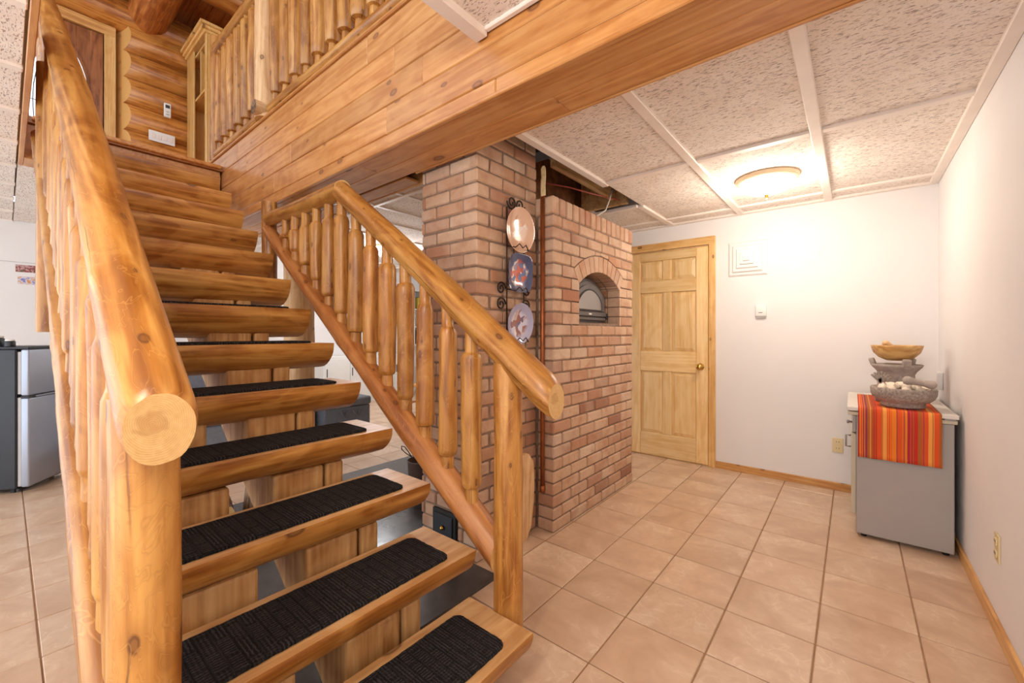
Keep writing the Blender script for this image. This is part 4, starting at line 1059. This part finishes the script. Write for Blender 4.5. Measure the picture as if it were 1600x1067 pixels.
# ------------------------------------------------------------------ upstairs
XW = -6.98
wu = sempty('wall_upper', (XW, 1, ZU))
add('chinking', boxes([(XW-.25, XW-.12, -2.2, -.35, ZU, 5.5), (XW-.25, XW-.12, -.35, .80, 4.86, 5.5), (XW-.25, XW-.12, .80, 4.3, ZU, 5.5), (XW-.25, XW-.05, -.45, .9, ZU, 4.9)]), M['walllog'], wu)  # last box: backing added behind the door to stop outside light leaking through
def wall_log(zc, r, y0, y1, bevel):
    seg = 20; vs = []; fs = []; mi = []; N = 12
    for i in range(N+1):
        for k in range(seg):
            a = 2*PI*k/seg; x = r*math.cos(a); z = r*math.sin(a)
            s0 = y0+(max(0, x+.06)*.5 if bevel else 0)
            y = s0+(y1-s0)*i/N
            q = 1+.03*noise.noise(Vector((math.cos(a), y*.8, zc)))
            vs.append((x*q, z*q, y))
    for i in range(N):
        for k in range(seg): fs.append((i*seg+k, i*seg+(k+1) % seg, (i+1)*seg+(k+1) % seg, (i+1)*seg+k)); mi.append(0)
    fs.append(tuple(range(seg))[::-1]); mi.append(1); fs.append(tuple(N*seg+k for k in range(seg))); mi.append(1)
    me = mesh(vs, fs, True, mi); me.polygons[-1].use_smooth = False; me.polygons[-2].use_smooth = False
    me.transform(Matrix.Rotation(0, 4, 'Z'))
    return me
# local z axis of the log points along world +Y: x->X, y->Z, z->Y
PM = Matrix(((1, 0, 0, 0), (0, 0, 1, 0), (0, 1, 0, 0), (0, 0, 0, 1)))
zz = 2.93; k = 0
while zz < 5.1:
    me = wall_log(zz, .172, .86, 4.28, True)
    me.flip_normals()
    add('log', me, [M['walllog'], M['walllogend']], wu, T(XW, 0, zz) @ PM)
    me = wall_log(zz, .172, -2.2, -.42, False); me.flip_normals()
    add('log', me, [M['walllog'], M['walllogend']], wu, T(XW, 0, zz) @ PM)
    zz += .325; k += 1
me = wall_log(5.2, .2, -2.2, 4.28, False); me.flip_normals()
add('log', me, [M['walllog'], M['walllogend']], wu, T(XW, 0, 5.14) @ PM)
struct(add('wall_loft', boxes([(-7, .55, 4.2, 4.3, ZU, 5.6)]), M['loftboard']))
cu2 = sempty('ceiling', (-3, 1, 5.5)); add('roof_deck', boxes([(-7.3, .6, -2.3, 4.4, 5.5, 5.55)]), M['loftboard'], cu2)
yy = -2.2; k = 0
while yy < 4.25:
    box('board', -7.1, .5, yy+.001, yy+.139, 5.48, 5.5, M['loftboard'], cu2, .006); yy += .14
tag(log('log_beam', (-7.0, 1.14, 5.2), (-3.2, 1.14, 5.2), .2, .2, [M['beam'], M['walllogend']], None, seed=71, amp=.06, knots=6), 'massive dark orange log beam running out from the upstairs log wall', 'beam')
tag(log('log_purlin', (-5.9, -2, 5.32), (-5.9, 4.2, 5.32), .15, .15, [M['walllog'], M['walllogend']], None, seed=72, amp=.04), 'lighter log purlin under the board ceiling upstairs', 'beam')
# upstairs door
d2 = sempty('door_2', (XW, .3, ZU))
xd = XW+.02
box('casing', xd-.03, xd+.04, .755, .855, ZU, 4.93, M['casing'], d2, .004)
box('casing', xd-.03, xd+.04, -.42, -.32, ZU, 4.93, M['casing'], d2, .004)
box('casing', xd-.03, xd+.042, -.42, .855, 4.82, 4.94, M['baseY'], d2, .004)
box('door_leaf', xd-.03, xd+.008, -.31, .745, ZU+.01, 4.81, M['doorbrown'], d2, .004)
for y0, y1 in ((-.31, -.2), (.635, .745)): box('stile', xd+.0082, xd+.02, y0, y1, ZU+.01, 4.81, M['doorbrown'], d2, .004)
oval = [(.4+.24*math.cos(a*PI/20), 3.8+.75*math.sin(a*PI/20)) for a in range(40)]
oval2 = [(.4+.27*math.cos(a*PI/20), 3.8+.79*math.sin(a*PI/20)) for a in range(40)]
add('oval_frame', extrude(oval2, .016, 'X'), M['doorbrown'], d2, T(xd+.0082, 0, 0))
add('oval_glass', extrude(oval, .006, 'X'), M['dayglass'], d2, T(xd+.0244, 0, 0))
for dy in (.04, .13):
    add('leading', tube([(xd+.032, .4+dy*1.6*math.cos(q*PI/12), 3.8+(.3+dy*2.8)*math.sin(q*PI/12)) for q in range(25)], .004, 6), M['rack'], d2)
add('leading', tube([(xd+.032, .16, 3.8), (xd+.032, .64, 3.8)], .004, 6), M['rack'], d2)
box('door_keypad', xd+.02, xd+.045, .65, .735, 3.36, 3.56, M['keypad'], d2, .006)
add('door_knob', lathe([(0, 0), (.03, 0), (.03, .008), (.012, .012), (.012, .035), (.03, .05), (.03, .065), (0, .072)], 20), M['brass'], d2, T(xd+.0205, .7, 3.62) @ Matrix.Rotation(PI/2, 4, 'Y'))
# remote and switch plate
rc = thing('wall_remote', 'white remote control in a holder on the upstairs log wall', 'remote', (XW+.175, 1.32, 4.0))
lbox('body', rc, 0, .03, -.035, .035, .0, .18, M['plastic'], .006)
lbox('screen', rc, .0302, .032, -.022, .022, .115, .155, M['lcd'], .0)
lbox('button', rc, .0302, .033, -.016, .016, .06, .075, M['rubber'], .001); lbox('button', rc, .0302, .033, -.016, .016, .025, .045, M['rubber'], .001)
sw = thing('switch_plate', 'wide white switch plate with four rockers on the upstairs log wall', 'switch', (XW+.168, 1.27, 3.66))
lbox('plate', sw, 0, .012, -.13, .13, 0, .13, M['plastic'], .003)
for k in range(4): lbox('rocker', sw, .0122, .018, -.108+k*.058, -.066+k*.058, .035, .095, M['bar'], .002)
# bookcase
bkx0, bkx1, bky, bkz = XW+.185, -5.98, 1.545, 4.86
bo = thing('bookcase', 'tall open pine bookcase with a cornice beside the upstairs log wall', 'bookcase', ((bkx0+bkx1)/2, bky+.2, ZU))
box('side', bkx1-.03, bkx1, bky, bky+.4, ZU, bkz, M['shelfpine'], bo, .003); box('side', bkx0, bkx0+.03, bky, bky+.4, ZU, bkz, M['shelfpine'], bo, .003)
box('back', bkx0+.03, bkx1-.03, bky+.38, bky+.4, ZU, bkz, M['shelfpine'], bo, .002)
box('stile', bkx0, bkx0+.3, bky-.02, bky-.0005, ZU, bkz, M['shelfpine'], bo, .005); box('stile', bkx1-.06, bkx1, bky-.02, bky-.0005, ZU, bkz, M['shelfpine'], bo, .005)
for z in (ZU+.05, 4.2, bkz-.1): box('shelf', bkx0+.03, bkx1-.03, bky, bky+.379, z, z+.025, M['shelfpineX'], bo, .003)
box('divider', bkx0+.5, bkx0+.52, bky, bky+.379, 4.226, bkz-.101, M['shelfpine'], bo, .003)
for i in range(3): box('cornice', bkx0, bkx1+.025*(i+1), bky-.02-.025*(i+1), bky+.4, bkz-.03+.035*i, bkz+.0048+.035*i, M['shelfpineX'], bo, .006)
lbox('switch', bo, .3, .36, .178, .18, .7, .83, M['plastic'], .001)

# ------------------------------------------------------------------ far-room lamp whose glint shows between the balusters
ceil_lamp('lit frosted dome lamp on the tiled ceiling of the far room', (-5.3, 3.4, ZN), 34, (.92, .96, 1))
